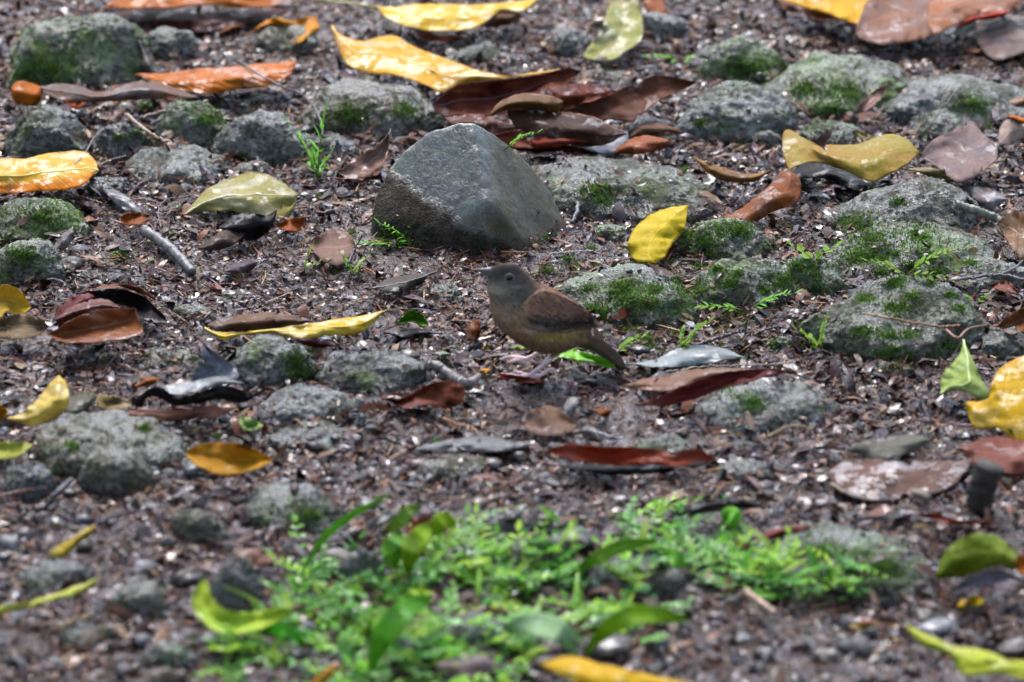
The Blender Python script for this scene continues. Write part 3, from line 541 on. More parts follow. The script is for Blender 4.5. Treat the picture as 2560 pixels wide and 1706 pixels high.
leaf(6, [(2040, 10), (2100, -20), (2170, 20), (2210, 80)], [(2040, 10), (2090, 60), (2150, 85), (2210, 80)], 'GR', 'slate grey scrap left of the tan leaf on edge', z=20)
leaf(0, [(1505, 607), (1462, 602), (1443, 570), (1455, 530), (1500, 492), (1545, 478), (1581, 473)], [(1505, 607), (1527, 592), (1545, 560), (1572, 528), (1581, 473)], (.72, .55, .02), 'clean bright yellow leaf standing above and right of the bird', z=10, tilt=.45, cup=5, c2=(.68, .50, .02), rough=.25, vein_l=.16, vbump=.05, trans=.25, spot=.2)
leaf(5, [(2200, 260), (2215, 190), (2290, 130), (2330, 90)], [(2200, 260), (2240, 250), (2290, 170), (2330, 90)], 'RB', 'thin red brown sliver behind the bright yellow leaf', z=7)
# --- middle left
leaf(4, [(-90, 640), (-40, 480), (0, 420), (90, 428), (165, 490), (213, 572)], [(-90, 640), (0, 652), (50, 602), (100, 628), (170, 618), (213, 572)], 'PY', 'pale yellow curled leaf cut by the left edge, mid height', z=14, tilt=.7, cup=7, c2='Y')
leaf(4, [(-70, 722), (0, 652), (130, 615), (260, 635), (335, 702)], [(-70, 722), (0, 782), (130, 792), (250, 772), (335, 702)], (.2, .14, .08), 'khaki brown leaf below the pale yellow curled one', z=22, tilt=.5, cup=7, mid=True)
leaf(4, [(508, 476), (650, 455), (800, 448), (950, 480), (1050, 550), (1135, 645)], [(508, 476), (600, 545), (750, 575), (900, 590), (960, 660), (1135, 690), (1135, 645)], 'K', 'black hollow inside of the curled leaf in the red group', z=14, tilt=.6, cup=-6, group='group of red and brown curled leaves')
leaf(4, [(560, 455), (620, 428), (850, 415), (1000, 455), (1115, 570)], [(560, 455), (700, 450), (850, 450), (980, 490), (1115, 570)], (.22, .09, .05), 'brown rim of the curled leaf with a white glint, in the red group', z=44, tilt=.3, rough=.1, group='group of red and brown curled leaves', cup=4)
leaf(4, [(368, 655), (420, 560), (500, 500), (600, 478), (645, 500)], [(368, 655), (450, 692), (560, 605), (645, 500)], (.14, .02, .02), 'deep crimson leaf at the left of the red group', z=22, tilt=.7, cup=6, group='group of red and brown curled leaves')
leaf(4, [(378, 655), (480, 570), (600, 525), (720, 518), (825, 572)], [(378, 655), (500, 650), (650, 612), (825, 572)], (.17, .06, .045), 'red brown boat shaped leaf in the middle of the red group', z=38, tilt=.5, cup=6, group='group of red and brown curled leaves', mid=True)
leaf(4, [(318, 762), (450, 680), (600, 610), (760, 580), (922, 572)], [(318, 762), (430, 812), (600, 818), (750, 802), (900, 782), (978, 742), (952, 660), (922, 572)], (.27, .10, .05), 'glossy chestnut leaf in front of the red group', z=30, tilt=.5, cup=12, rough=.1, c2='OB', group='group of red and brown curled leaves')
leaf(4, [(548, 892), (620, 832), (742, 815)], [(548, 892), (600, 918), (680, 872), (742, 815)], 'GR', 'small grey brown leaf in front of the glossy chestnut one', z=9, mid=True)
leaf(4, [(1418, 692), (1550, 640), (1700, 620), (1900, 610), (2050, 640), (2132, 666)], [(1418, 692), (1500, 732), (1700, 738), (1900, 712), (2132, 666)], (.15, .085, .05), 'long dull brown leaf lying behind the long yellow one', z=12, tilt=.6, cup=6)
leaf(4, [(1400, 714), (1550, 742), (1850, 725), (2100, 695), (2350, 655), (2500, 625), (2648, 590)], [(1400, 714), (1530, 787), (1620, 757), (1840, 745), (1950, 772), (2130, 777), (2250, 752), (2406, 752), (2526, 692), (2648, 590)], 'Y', 'long narrow yellow leaf left of the bird', z=18, tilt=.5, cup=3, c2=(.6, .45, .04), mid=True, rough=.2)
leaf(4, [(1950, 767), (2130, 780), (2310, 832)], [(1950, 767), (2100, 832), (2250, 845), (2310, 832)], (.12, .02, .02), 'dark red sliver under the long yellow leaf', z=9)
leaf(4, [(1298, 1082), (1340, 980), (1372, 900), (1400, 828)], [(1298, 1082), (1450, 1072), (1635, 1052), (1580, 960), (1490, 890), (1400, 828)], 'BG', 'pointed blue grey leaf standing behind the black wavy one', z=18, tilt=.8, cup=-5, c2=(.16, .16, .2), rough=.3)
leaf(4, [(1108, 1120), (1200, 1090), (1350, 1074), (1500, 1054), (1660, 1092)], [(1108, 1120), (1180, 1165), (1280, 1170), (1400, 1132), (1500, 1108), (1660, 1092)], (.22, .25, .28), 'pale bluish wet upper side lying over the black wavy leaf', z=40, tilt=.15, cup=3, rough=.12, wave=2)
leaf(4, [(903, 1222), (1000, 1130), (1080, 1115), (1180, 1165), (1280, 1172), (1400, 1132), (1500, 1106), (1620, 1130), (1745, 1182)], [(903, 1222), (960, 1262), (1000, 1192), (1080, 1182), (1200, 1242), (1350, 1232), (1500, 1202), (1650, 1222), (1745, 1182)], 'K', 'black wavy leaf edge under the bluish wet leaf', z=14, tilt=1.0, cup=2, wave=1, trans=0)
leaf(4, [(828, 1292), (1000, 1270), (1250, 1270), (1450, 1240), (1612, 1260)], [(828, 1292), (950, 1332), (1100, 1347), (1350, 1332), (1500, 1327), (1612, 1260)], (.22, .08, .06), 'long flat rusty leaf in front of the black wavy one', z=10, tilt=.4, c2='B')
leaf(4, [(658, 1170), (780, 1180), (892, 1222)], [(658, 1170), (670, 1262), (780, 1272), (902, 1252), (892, 1222)], (.25, .19, .08), 'ochre leaf piece left of the black wavy leaf', z=9)
leaf(4, [(468, 1160), (560, 1145), (652, 1165)], [(468, 1160), (440, 1292), (560, 1282), (640, 1242), (652, 1165)], (.13, .125, .09), 'grey green leaf piece right of the pale yellow pointed leaf', z=9)
leaf(4, [(48, 1332), (150, 1290), (260, 1200), (330, 1110), (402, 1038)], [(48, 1332), (150, 1367), (240, 1377), (360, 1332), (450, 1262), (472, 1180), (440, 1080), (402, 1038)], (.72, .55, .14), 'pale yellow pointed leaf with orange tip, lower left', z=14, tilt=.6, cup=6, c2='PY', edge=(.68, .45, .06), spot=.08, rough=.18)
leaf(4, [(-60, 1270), (0, 1232), (62, 1292)], [(-60, 1270), (0, 1340), (62, 1292)], 'G', 'small amber scrap at the left edge beside the pale pointed leaf', z=14, tilt=.7)
leaf(4, [(918, 1112), (1010, 1050), (1112, 1060)], [(918, 1112), (1020, 1107), (1112, 1060)], 'OB', 'small rusty leaf above the black wavy leaf', z=11, tilt=.5)
leaf(4, [(1628, 1340), (1680, 1320), (1760, 1350), (1802, 1380)], [(1628, 1340), (1660, 1402), (1730, 1417), (1802, 1380)], (.4, .6, .2), 'tiny light green leaf beside the square topped stone', z=10, tilt=.5)
leaf(4, [(-110, 1545), (0, 1496), (130, 1494), (232, 1510)], [(-110, 1545), (0, 1612), (130, 1592), (232, 1510)], (.45, .5, .08), 'yellow green leaf cut by the left edge, lower left', z=12, tilt=.4)
leaf(0, [(424, 1040), (460, 1021), (520, 1017), (580, 1028), (629, 1058)], [(424, 1040), (450, 1071), (490, 1089), (540, 1091), (590, 1079), (629, 1058)], 'AM', 'amber oval leaf with dark brown blotches', z=30, tilt=.55, cup=7, spot=.75, spotc=(.07, .03, .01), c2=(.58, .3, .01), spotscale=18)
leaf(0, [(705, 562), (742, 535), (790, 530), (818, 562)], [(705, 562), (742, 602), (792, 606), (818, 562)], 'P', 'pinkish leaf with fine fan veins, below the seedling', z=9, tilt=.4, veins=26)
leaf(4, [(1350, 170), (1500, 60), (1650, -30), (1740, -10)], [(1350, 170), (1480, 180), (1620, 130), (1740, -10)], (.09, .06, .05), 'dark brown leaf below the black crumpled one', z=9, tilt=.5)
leaf(4, [(360, 170), (420, 80), (500, 20)], [(360, 170), (440, 170), (500, 90), (500, 20)], (.22, .2, .22), 'greyish splinter of leaf right of the mottled green stone', z=10, tilt=.6)
leaf(4, [(1530, 330), (1620, 260), (1830, 240)], [(1530, 330), (1700, 320), (1830, 240)], (.1, .08, .1), 'flat dark violet leaf right of the short grey stick', z=9, rough=.2)
# --- centre
leaf(5, [(275, 1190), (400, 1200), (520, 1140), (650, 1080), (800, 1080), (852, 1130)], [(275, 1190), (450, 1262), (600, 1242), (760, 1262), (830, 1212), (852, 1130)], (.17, .045, .025), 'red brown curled leaf under the broken stick', z=12, tilt=.6, cup=6, wave=8)
leaf(5, [(1258, 1382), (1290, 1290), (1400, 1240), (1520, 1282), (1632, 1370)], [(1258, 1382), (1340, 1452), (1450, 1455), (1570, 1432), (1632, 1370)], (.26, .15, .07), 'thin tan leaf with ochre centre in front of the bird', z=12, tilt=.4, c2='P', trans=.3)
leaf(5, [(1510, 1320), (1560, 1200), (1640, 1190)], [(1510, 1320), (1590, 1310), (1640, 1190)], 'W', 'pale silvery leaf scrap in front of the tail', z=12, tilt=.6)
leaf(5, [(1636, 1420), (1650, 1340), (1700, 1350), (1760, 1420)], [(1636, 1420), (1700, 1482), (1800, 1482), (1760, 1420)], 'GR', 'grey folded leaf right of the tan leaf', z=12, tilt=.5)
leaf(5, [(1738, 1280), (1800, 1258), (1872, 1265)], [(1738, 1280), (1820, 1328), (1872, 1265)], 'OB', 'small orange brown triangle of leaf below the tail', z=11)
leaf(5, [(515, 1542), (700, 1490), (900, 1460), (1100, 1470), (1335, 1512)], [(515, 1542), (800, 1562), (1100, 1556), (1335, 1512)], (.2, .21, .24), 'large flat wet leaf shining blue grey, in front of the bird', z=9, tilt=.1, rough=.12)
leaf(0, [(1248, 1035), (1300, 1022), (1370, 1030), (1450, 1029), (1550, 1040), (1600, 1034), (1650, 1056)], [(1248, 1035), (1300, 1056), (1370, 1066), (1480, 1069), (1600, 1071), (1650, 1056)], (.38, .045, .015), 'long ragged scarlet leaf in front of the bird', z=16, tilt=.7, cup=-3, c2='RB', trans=.3)
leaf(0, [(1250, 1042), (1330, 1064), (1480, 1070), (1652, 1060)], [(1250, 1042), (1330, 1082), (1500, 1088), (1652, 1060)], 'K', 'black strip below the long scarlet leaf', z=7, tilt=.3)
leaf(0, [(1472, 926), (1560, 890), (1650, 860), (1740, 849), (1832, 855)], [(1472, 926), (1530, 934), (1600, 917), (1680, 887), (1760, 867), (1832, 855)], (.15, .025, .022), 'long dark crimson leaf right of the tail', z=16, tilt=.8, cup=-2, c2='M', trans=.25)
leaf(0, [(1430, 890), (1520, 865), (1640, 845), (1740, 850)], [(1430, 890), (1520, 900), (1600, 878), (1740, 850)], (.22, .12, .08), 'flat brown leaf behind the long dark crimson one', z=9, tilt=.2)
leaf(5, [(1058, 1015), (1150, 1030), (1280, 1050), (1412, 1076)], [(1058, 1015), (1130, 1062), (1220, 1084), (1330, 1088), (1412, 1076)], (.42, .04, .015), 'small scarlet leaf under the near foot of the bird', z=7, tilt=.6, c2='RB', cup=-2)
leaf(5, [(1468, 912), (1540, 848), (1640, 870), (1760, 900), (1882, 940)], [(1468, 912), (1600, 932), (1700, 942), (1800, 977), (1875, 987), (1882, 940)], (.17, .5, .03), 'bright green leaf on the ground under the tail', z=16, tilt=.4, cup=3, c2=(.24, .52, .04), rough=.2)
leaf(5, [(1168, 850), (1220, 832), (1267, 850)], [(1168, 850), (1220, 869), (1267, 850)], 'LG', 'tiny pale green leaf under the belly', z=12)
leaf(5, [(388, 692), (430, 630), (500, 588), (580, 630), (607, 692)], [(388, 692), (440, 682), (500, 670), (560, 702), (607, 692)], (.16, .42, .03), 'small curled green leaf right of the long yellow one', z=16, tilt=.8, cup=8)
leaf(5, [(215, 442), (350, 370), (550, 340), (682, 320)], [(215, 442), (350, 472), (520, 422), (682, 320)], (.10, .085, .08), 'flat dark grey leaf left of the bill', z=9, tilt=.2, mid=True)
leaf(5, [(275, 742), (450, 710), (702, 745)], [(275, 742), (450, 777), (702, 745)], (.1, .09, .1), 'flat slate leaf under the small curled green leaf', z=8, tilt=.1, rough=.2)
leaf(5, [(868, 800), (880, 690), (950, 660), (960, 740)], [(868, 800), (920, 800), (950, 780), (960, 740)], (.3, .1, .03), 'upright rusty scrap in front of the breast', z=9, tilt=.8)
leaf(5, [(950, 1010), (1000, 990), (1040, 1005)], [(950, 1010), (1000, 1022), (1040, 1005)], 'G', 'tiny amber scrap left of the small scarlet leaf', z=12)
leaf(5, [(630, 890), (700, 875), (770, 900)], [(630, 890), (700, 905), (770, 900)], (.4, .45, .4), 'tiny pale narrow leaf left of the belly', z=12)
# --- right
leaf(6, [(2158, 702), (2230, 640), (2353, 570), (2500, 560)], [(2158, 702), (2220, 742), (2300, 752), (2500, 650)], (.36, .14, .05), 'glossy orange brown leaf at the right edge above the large yellow one', z=20, tilt=.5, cup=10, rough=.12)
leaf(6, [(2100, 420), (2230, 390), (2330, 470)], [(2100, 420), (2250, 480), (2330, 470)], 'RB', 'small rusty leaf at the right edge by the rooted stone', z=14)
leaf(6, [(1778, 1164), (1800, 1030), (1870, 950), (1920, 880), (1940, 798)], [(1778, 1164), (1900, 1132), (1970, 1150), (2060, 1204), (2124, 1170), (2060, 1060), (1985, 900), (1940, 798)], 'LG', 'light green pointed leaf beside the large yellow one', z=20, tilt=.55, cup=5, c2=(.42, .55, .16), rough=.3, mid='r')
leaf(6, [(1953, 1222), (2110, 1200), (2130, 1100), (2200, 980), (2353, 900), (2520, 880), (2620, 1000)], [(1953, 1222), (1980, 1342), (2040, 1408), (2170, 1392), (2280, 1482), (2353, 1532), (2520, 1520), (2620, 1000)], (.74, .46, .012), 'large golden yellow leaf cut by the right edge', z=14, tilt=.55, cup=5, c2=(.7, .42, .015), rough=.22, vein_l=.12, vbump=.15)
leaf(0, [(1418, 836), (1500, 830), (1560, 800), (1640, 796), (1712, 820)], [(1418, 836), (1500, 846), (1600, 842), (1712, 820)], (.36, .42, .47), 'pale bluish wet leaf right of the tail tip', z=10, tilt=.2, rough=.15)
leaf(0, [(1938, 1036), (2000, 1010), (2100, 1000), (2142, 1010)], [(1938, 1036), (2010, 1057), (2090, 1042), (2142, 1010)], (.13, .13, .11), 'dark grey green leaf left of the large golden one', z=12, tilt=.4)
leaf(0, [(2203, 1030), (2280, 1005), (2350, 1012), (2420, 1040)], [(2203, 1030), (2250, 1072), (2340, 1092), (2420, 1040)], (.22, .07, .05), 'rust red leaf under the large golden one', z=9, tilt=.3)
leaf(0, [(1898, 1092), (1960, 1055), (2100, 1060), (2235, 1060)], [(1898, 1092), (1960, 1142), (2080, 1147), (2180, 1125), (2235, 1060)], (.07, .042, .036), 'wide flat muddy brown leaf in the lower right', z=8, tilt=.1, c2='B', rough=.2)
leaf(9, [(1555, 430), (1750, 428), (1900, 462), (2215, 488)], [(1555, 430), (1750, 458), (1900, 492), (2215, 488)], (.42, .04, .02), 'thin red strip of leaf below the dark stub', z=12, tilt=.8, c2='M')
leaf(9, [(1735, 855), (1800, 700), (1900, 600), (2050, 558), (2200, 600), (2300, 720), (2330, 805)], [(1735, 855), (1900, 855), (2000, 832), (2150, 792), (2330, 805)], (.13, .2, .012), 'dark olive green leaf at the right edge, out of focus', z=14, tilt=.75, cup=8, c2=(.2, .24, .02))
leaf(9, [(2280, 730), (2330, 700), (2420, 760)], [(2280, 730), (2310, 830), (2420, 820), (2420, 760)], 'O', 'orange scrap at the right end of the dark olive green leaf', z=26, tilt=.6)
leaf(9, [(1830, 980), (1950, 850), (2150, 790), (2353, 870), (2480, 900)], [(1830, 980), (2000, 930), (2200, 900), (2480, 900)], (.3, .28, .36), 'blurred lavender grey leaf below the dark olive green one', z=20, tilt=.6, cup=6)
leaf(9, [(1535, 1178), (1650, 1230), (1800, 1290), (2000, 1340), (2200, 1400), (2450, 1430)], [(1535, 1178), (1620, 1290), (1700, 1342), (1850, 1402), (1900, 1502), (2050, 1512), (2200, 1512), (2450, 1570), (2450, 1430)], (.5, .6, .04), 'long blurred yellow green leaf in the bottom right corner', z=30, tilt=.4, cup=4, c2=(.58, .58, .06))
leaf(9, [(1880, 1055), (1910, 1010), (1960, 1020)], [(1880, 1055), (1930, 1068), (1960, 1020)], 'Y', 'tiny blurred yellow scrap, smaller left one of the pair', z=14, tilt=.5)
leaf(9, [(1945, 1010), (2000, 975), (2085, 1010)], [(1945, 1010), (2010, 1058), (2085, 1010)], (.7, .5, .01), 'small blurred yellow scrap below the lavender leaf', z=16, tilt=.6)
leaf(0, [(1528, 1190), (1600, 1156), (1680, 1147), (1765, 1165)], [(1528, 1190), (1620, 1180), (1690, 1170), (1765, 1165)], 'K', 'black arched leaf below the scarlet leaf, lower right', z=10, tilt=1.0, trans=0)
leaf(9, [(375, 685), (550, 570), (700, 515), (1000, 498)], [(375, 685), (560, 620), (720, 560), (1000, 498)], (.2, .03, .02), 'dark red leaf rim behind the blurred boulder', z=8, tilt=.5)
leaf(9, [(1140, 490), (1250, 445), (1400, 435)], [(1140, 490), (1280, 490), (1400, 435)], (.35, .3, .36), 'pale lilac strip behind the blurred boulder', z=14)
leaf(9, [(1140, 1195), (1220, 1160), (1365, 1160)], [(1140, 1195), (1250, 1212), (1365, 1160)], (.42, .3, .1), 'blurred straw coloured scrap near the bottom right', z=12)
# --- lower left
leaf(7, [(333, 682), (420, 622), (500, 580), (560, 530), (652, 498)], [(333, 682), (370, 718), (450, 707), (530, 622), (600, 582), (652, 498)], (.62, .46, .03), 'small folded yellow leaf in the blurred gravel, lower left', z=14, tilt=.5, cup=5)
leaf(7, [(-120, 1090), (0, 1050), (200, 1010), (400, 960), (560, 900), (685, 853)], [(-120, 1090), (0, 1106), (150, 1066), (400, 1012), (560, 952), (685, 853)], (.5, .55, .08), 'long yellow green blade lying at the lower left edge', z=26, tilt=.5, cup=3, c2=(.6, .58, .1))
leaf(7, [(1400, 860), (1318, 960), (1318, 1080), (1400, 1182), (1520, 1237), (1700, 1227), (1850, 1172), (1992, 1070)], [(1400, 860), (1430, 960), (1490, 1050), (1600, 1100), (1750, 1082), (1850, 1062), (1992, 1070)], (.5, .68, .06), 'crescent shaped lime green leaf, lower left of the ground cover', z=24, tilt=.45, cup=4, c2=(.4, .62, .05))
leaf(7, [(1575, 690), (1700, 658), (1850, 680), (1925, 752)], [(1575, 690), (1700, 762), (1850, 778), (1925, 752)], (.33, .18, .14), 'blurred pinkish leaf above the lime crescent', z=12)
leaf(7, [(380, 590), (400, 560), (300, 520), (200, 530)], [(380, 590), (330, 630), (240, 610), (200, 530)], (.25, .2, .2), 'blurred mauve leaf in the gravel left of the folded yellow one', z=10)
leaf(8, [(440, 560), (500, 450), (640, 440), (780, 470)], [(440, 560), (560, 560), (680, 590), (780, 470)], (.22, .06, .03), 'blurred rusty leaf among the green blades', z=12, tilt=.5)
leaf(8, [(1350, 1440), (1550, 1395), (1800, 1450), (2100, 1520), (2420, 1600)], [(1350, 1440), (1500, 1520), (1750, 1640), (2050, 1700), (2420, 1600)], (.8, .5, .01), 'blurred bright yellow leaf at the bottom edge', z=34, tilt=.4, cup=4, c2=(.72, .42, .01), vein_l=.05)
leaf(7, [(2100, 1600), (2200, 1490), (2312, 1428)], [(2100, 1600), (2230, 1560), (2312, 1428)], 'G', 'blurred orange scrap at the bottom in the ground cover', z=34, tilt=.6)
leaf(8, [(165, 520), (230, 450), (340, 395)], [(165, 520), (260, 490), (345, 440), (340, 395)], 'W', 'blurred white wet scrap between the green blades', z=14, tilt=.5)

# ------------------------------------------------------------------ twigs and sticks
TG = 'twigs and sticks lying on the forest floor'
def twig(c, pts, r0, r1, col, label, z=10, knots=0.08, name='twig', forks=None):
    NL[0] += 1; p = cv(c, pts); zs = np.broadcast_to(np.asarray(z, float), (len(p),)) if np.ndim(z) == 0 or len(z) == len(p) else z
    q = catmull(unp(p[:, 0], p[:, 1], np.asarray(zs) / 1000), 40); org = q.mean(0); r = np.random.default_rng(NL[0])
    q = q + r.normal(0, .0006, q.shape); V, F = tube(q - org, np.linspace(r0, r1, 40) * (1 + .035 * np.sin(np.linspace(0, 17, 40) + NL[0])), 9, knots, NL[0])
    mt = mat_bark('bark', col, .4); o = mk(name, V, F, mt); o.location = org; tag(o, label, 'stick' if name == 'stick' else 'twig', TG)
    for f in forks or []:
        pf = cv(c, f); qf = catmull(unp(pf[:, 0], pf[:, 1], float(np.mean(zs)) / 1000), 16)
        V, F = tube(qf - org, np.linspace(r1 * 1.1, r1 * .6, 16), 7, knots, NL[0] + 3); mk('side_shoot', V, F, mt, o)
    return o
twig(0, [(90, -10), (150, 10), (220, 40), (300, 70), (325, 120), (352, 172)], .0022, .0012, (.05, .04, .035), 'long dark twig arching over the mossy boulder', [30, 70, 60, 45, 30, 14])
twig(0, [(500, 122), (545, 140), (600, 175), (660, 205), (705, 225), (735, 275), (742, 312)], .0012, .0012, (.05, .035, .035), 'thin dark twig lying across the striped orange leaf', [12, 30, 52, 50, 40, 30, 30], forks=[[(510, 128), (490, 150), (462, 152)]])
twig(1, [(870, 785), (940, 850), (1040, 920), (1150, 975)], .0028, .0014, (.32, .22, .14), 'straight tan stick above the flat speckled stone', [45, 40, 38, 36], name='stick')
twig(1, [(960, 810), (1100, 770), (1250, 745), (1420, 695)], .0022, .003, (.16, .09, .05), 'brown forked stick under the long twisted leaf', [30, 34, 36, 38], forks=[[(1180, 755), (1230, 710), (1240, 690)]], name='stick')
twig(4, [(985, 40), (1100, 120), (1200, 200), (1320, 330)], .0065, .0055, (.13, .12, .12), 'short thick grey stick in the litter left of the bird', [16, 14, 12, 10], name='stick')
twig(1, [(1100, 1560), (1085, 1450), (1110, 1390), (1180, 1355), (1300, 1345)], .001, .0008, (.09, .06, .05), 'thin hooked twig beside the translucent olive leaf', 18)
twig(0, [(1297, 363), (1320, 390), (1342, 420), (1357, 445)], .0016, .001, (.08, .03, .03), 'short dark red twig on the wide low slab', [34, 32, 30, 26])
twig(2, [(1620, 1360), (1625, 1430), (1590, 1520)], .0028, .002, (.09, .09, .1), 'dark grey twig at the right foot of the pointed stone', 14)
twig(6, [(1240, 615), (1400, 635), (1550, 665), (1700, 690), (1800, 705), (1910, 690)], .0011, .0014, (.33, .14, .06), 'thin orange root running across the large grey stone', [62, 66, 60, 52, 44, 36], forks=[[(1820, 725), (1900, 780), (1970, 720), (2100, 690)]])
twig(6, [(1840, 388), (2000, 370), (2180, 350), (2353, 378)], .0018, .0016, (.08, .07, .07), 'dark twig at the right edge above the rooted stone', 60, forks=[[(2200, 345), (2290, 300), (2345, 250)]])
twig(3, [(1600, 950), (1700, 870), (1830, 700), (1950, 560), (2180, 460)], .0007, .0006, (.16, .11, .08), 'hair thin root over the pale greenish boulder', [14, 30, 60, 70, 50])
twig(3, [(1890, 1400), (2020, 1440), (2150, 1490), (2260, 1560), (2353, 1640)], .0055, .005, (.17, .18, .13), 'mossy grey branch at the right edge', [48, 40, 30, 22, 16], name='stick')
twig(5, [(590, 975), (660, 975), (760, 1040), (880, 1110)], .0058, .0062, (.16, .13, .12), 'short broken stick in front of the rounded grey stone', [22, 24, 18, 14], name='stick', knots=.02, forks=[[(880, 1100), (930, 1060), (950, 1040)]])
twig(5, [(1430, 207), (1560, 192), (1725, 185)], .0011, .0009, (.4, .36, .4), 'thin pale twig above the back of the bird', 9)
twig(5, [(40, 315), (75, 230), (120, 130), (155, 80)], .0017, .0012, (.05, .035, .04), 'dark twig beside the veined pinkish leaf', [8, 18, 26, 34])
twig(5, [(1440, 455), (1520, 420)], .001, .0008, (.5, .5, .28), 'tiny straw behind the neck of the bird', 30)
twig(6, [(100, 832), (230, 790), (400, 735)], .0022, .0018, (.07, .06, .055), 'dark sloping twig below the fern frond, right of the bird', 14)
twig(6, [(540, 735), (620, 715), (700, 700)], .0018, .001, (.08, .07, .07), 'short dark twig below the mossy round stone', 12)
twig(6, [(-100, 1010), (200, 975), (480, 965), (740, 952)], .0009, .0008, (.33, .25, .18), 'long pale stem lying above the dark crimson leaf', 12)
twig(6, [(575, 1475), (660, 1420), (760, 1380), (910, 1402)], .0016, .001, (.34, .22, .1), 'curled tan stem in front of the cracked pale stone', [10, 18, 24, 14])
twig(5, [(700, 1330), (810, 1370), (900, 1390), (955, 1442)], .0012, .0008, (.45, .2, .07), 'curly orange stem in front of the red brown leaf', 12)
twig(5, [(1700, 1408), (1800, 1440), (1940, 1472)], .0014, .001, (.42, .42, .46), 'pale grey stem beside the grey folded leaf', 20)
twig(7, [(-20, 305), (150, 270), (320, 240)], .0022, .0016, (.2, .1, .07), 'reddish stick at the left edge, lower part', 10)
twig(7, [(250, 400), (330, 350), (400, 270), (490, 185)], .0035, .0025, (.035, .03, .032), 'black bent stick below the broad olive grey stone', [8, 14, 24, 24], name='stick')
twig(7, [(650, 490), (760, 440), (910, 405)], .0022, .0014, (.07, .05, .07), 'dark stick right of the folded yellow leaf', 10)
twig(7, [(340, 1215), (460, 1165), (600, 1112)], .0022, .0012, (.45, .28, .1), 'blurred straw coloured stem, lower left', 12)
twig(8, [(1180, 668), (1240, 600), (1325, 558)], .0035, .0015, (.4, .2, .06), 'blurred orange brown twig at the rim of the ground cover', 14)
twig(9, [(445, 955), (540, 1020), (640, 1092)], .0038, .0032, (.5, .32, .22), 'blurred pinkish tan stick in the lower right', 18, name='stick')
twig(9, [(1028, 220), (1120, 278)], .0018, .0014, (.42, .3, .18), 'short straw on the wide muddy leaf', 24)
twig(1, [(430, 1330), (560, 1345), (700, 1392)], .0009, .0007, (.3, .22, .1), 'thin tan stem below the big pale yellow leaf', 16)
twig(1, [(690, 1130), (760, 1095), (860, 1065)], .0012, .0008, (.2, .17, .14), 'short grey stem between the big yellow leaf and speckled stone', 20)
# the dark stub standing up
q = np.array([onplane(*cv(9, [p_])[0], unp(*cv(9, [(2060, 410)])[0], 0)[0][1]) for p_ in [(2030, 430), (2045, 300), (2070, 190), (2110, 95)]])
V, F = tube(catmull(q, 22) - q[0], np.linspace(.014, .0155, 22), 12, .09, 5)
o = mk('wood_stub', V, F, mat_bark('dark_wood', (.028, .02, .012), .8)); o.location = q[0]; tag(o, 'short dark brown stub of wood standing upright, lower right', 'stick', TG)

# ------------------------------------------------------------------ small plants
GREENS = [mat_leaf('frond_green', (.13, .42, .03), (.20, .5, .05), rough=.35, trans=.3, vein_l=.05), mat_leaf('frond_lime', (.3, .5, .05), (.22, .45, .06), rough=.35, trans=.3, vein_l=.05)]
def leaflet(P0, d, nrm, L_, W_, bend=.2):
    d = d / np.linalg.norm(d); s = np.cross(d, nrm); s /= np.linalg.norm(s) + 1e-9; up = np.cross(s, d)
    ts = np.array([0, .25, .55, .8, 1.]); ws = np.array([.12, .9, 1, .6, .05]) * W_ / 2
    V = []
    for t, w_ in zip(ts, ws):
        c_ = P0 + d * L_ * t - up * bend * L_ * t * t
        V += [c_ - s * w_, c_ + up * w_ * -.25, c_ + s * w_]
    F = []
    for i in range(4):
        for j in range(2): F.append((i * 3 + j, i * 3 + j + 1, i * 3 + j + 4, i * 3 + j + 3))
    return np.array(V), F
def frond(P0, d, L_, r, nl=9, lw=.005, ll=.014, arch=.35):
    """curved stem with paired leaflets; d = ground direction with rise"""
    d = np.array(d, float); d /= np.linalg.norm(d); ts = np.linspace(0, 1, 12)[:, None]
    St = P0 + d * L_ * ts + np.array([0, 0, -1]) * arch * L_ * ts ** 2
    parts = [tube(St, np.linspace(.0009, .0004, 12) * (L_ / .08) ** .5, 5)]; lv = []
    side = np.cross(d, [0, 0, 1.]); side /= np.linalg.norm(side) + 1e-9
    for k in range(nl):
        t = .15 + .8 * k / nl; p0 = P0 + d * L_ * t + np.array([0, 0, -1]) * arch * L_ * t * t
        for sg in (-1, 1):
            dd = side * sg + d * .8 + r.normal(0, .18, 3); sc = (1 - .65 * t) * r.uniform(.8, 1.15)
            lv.append(leaflet(p0, dd, np.array([0, 0, 1]) + r.normal(0, .25, 3), ll * sc, lw * sc))
    p0 = St[-1]; lv.append(leaflet(p0, d, np.array([0, 0, 1.]), ll * .7, lw * .8))
    return join(parts), join(lv)
def plant(px, label, fr, mi=0, name='fern_sprig', c='s'):
    fr = [(a_, b_, c_, L_ * 1.3, n_, w_ * 1.3, l_ * 1.3) for a_, b_, c_, L_, n_, w_, l_ in fr]; p = cv(c, [px])[0]; P0, _ = hit(*p); r = np.random.default_rng(int(p[0])); st, lv = [], []
    e = bpy.data.objects.new(name, None); COL.objects.link(e); e.location = P0; tag(e, label, 'plant', 'small green plants between the stones')
    for (dx, dy, dz, L_, nl, lw, ll) in fr:
        a, b_ = frond(np.zeros(3), (dx, dy, dz), L_, r, nl, lw, ll); mk('stem', a[0], a[1], GREENS[1], e)
        UV = np.full((len(b_[0]), 2), .3); mk('frond', b_[0], b_[1], GREENS[mi], e, uv=UV)
    return e
f1 = (.004, .011)
plant((1262, 375), 'bright green sprig in front of the maroon heap', [(.8, -.1, .9, .045, 7, .004, .010)])
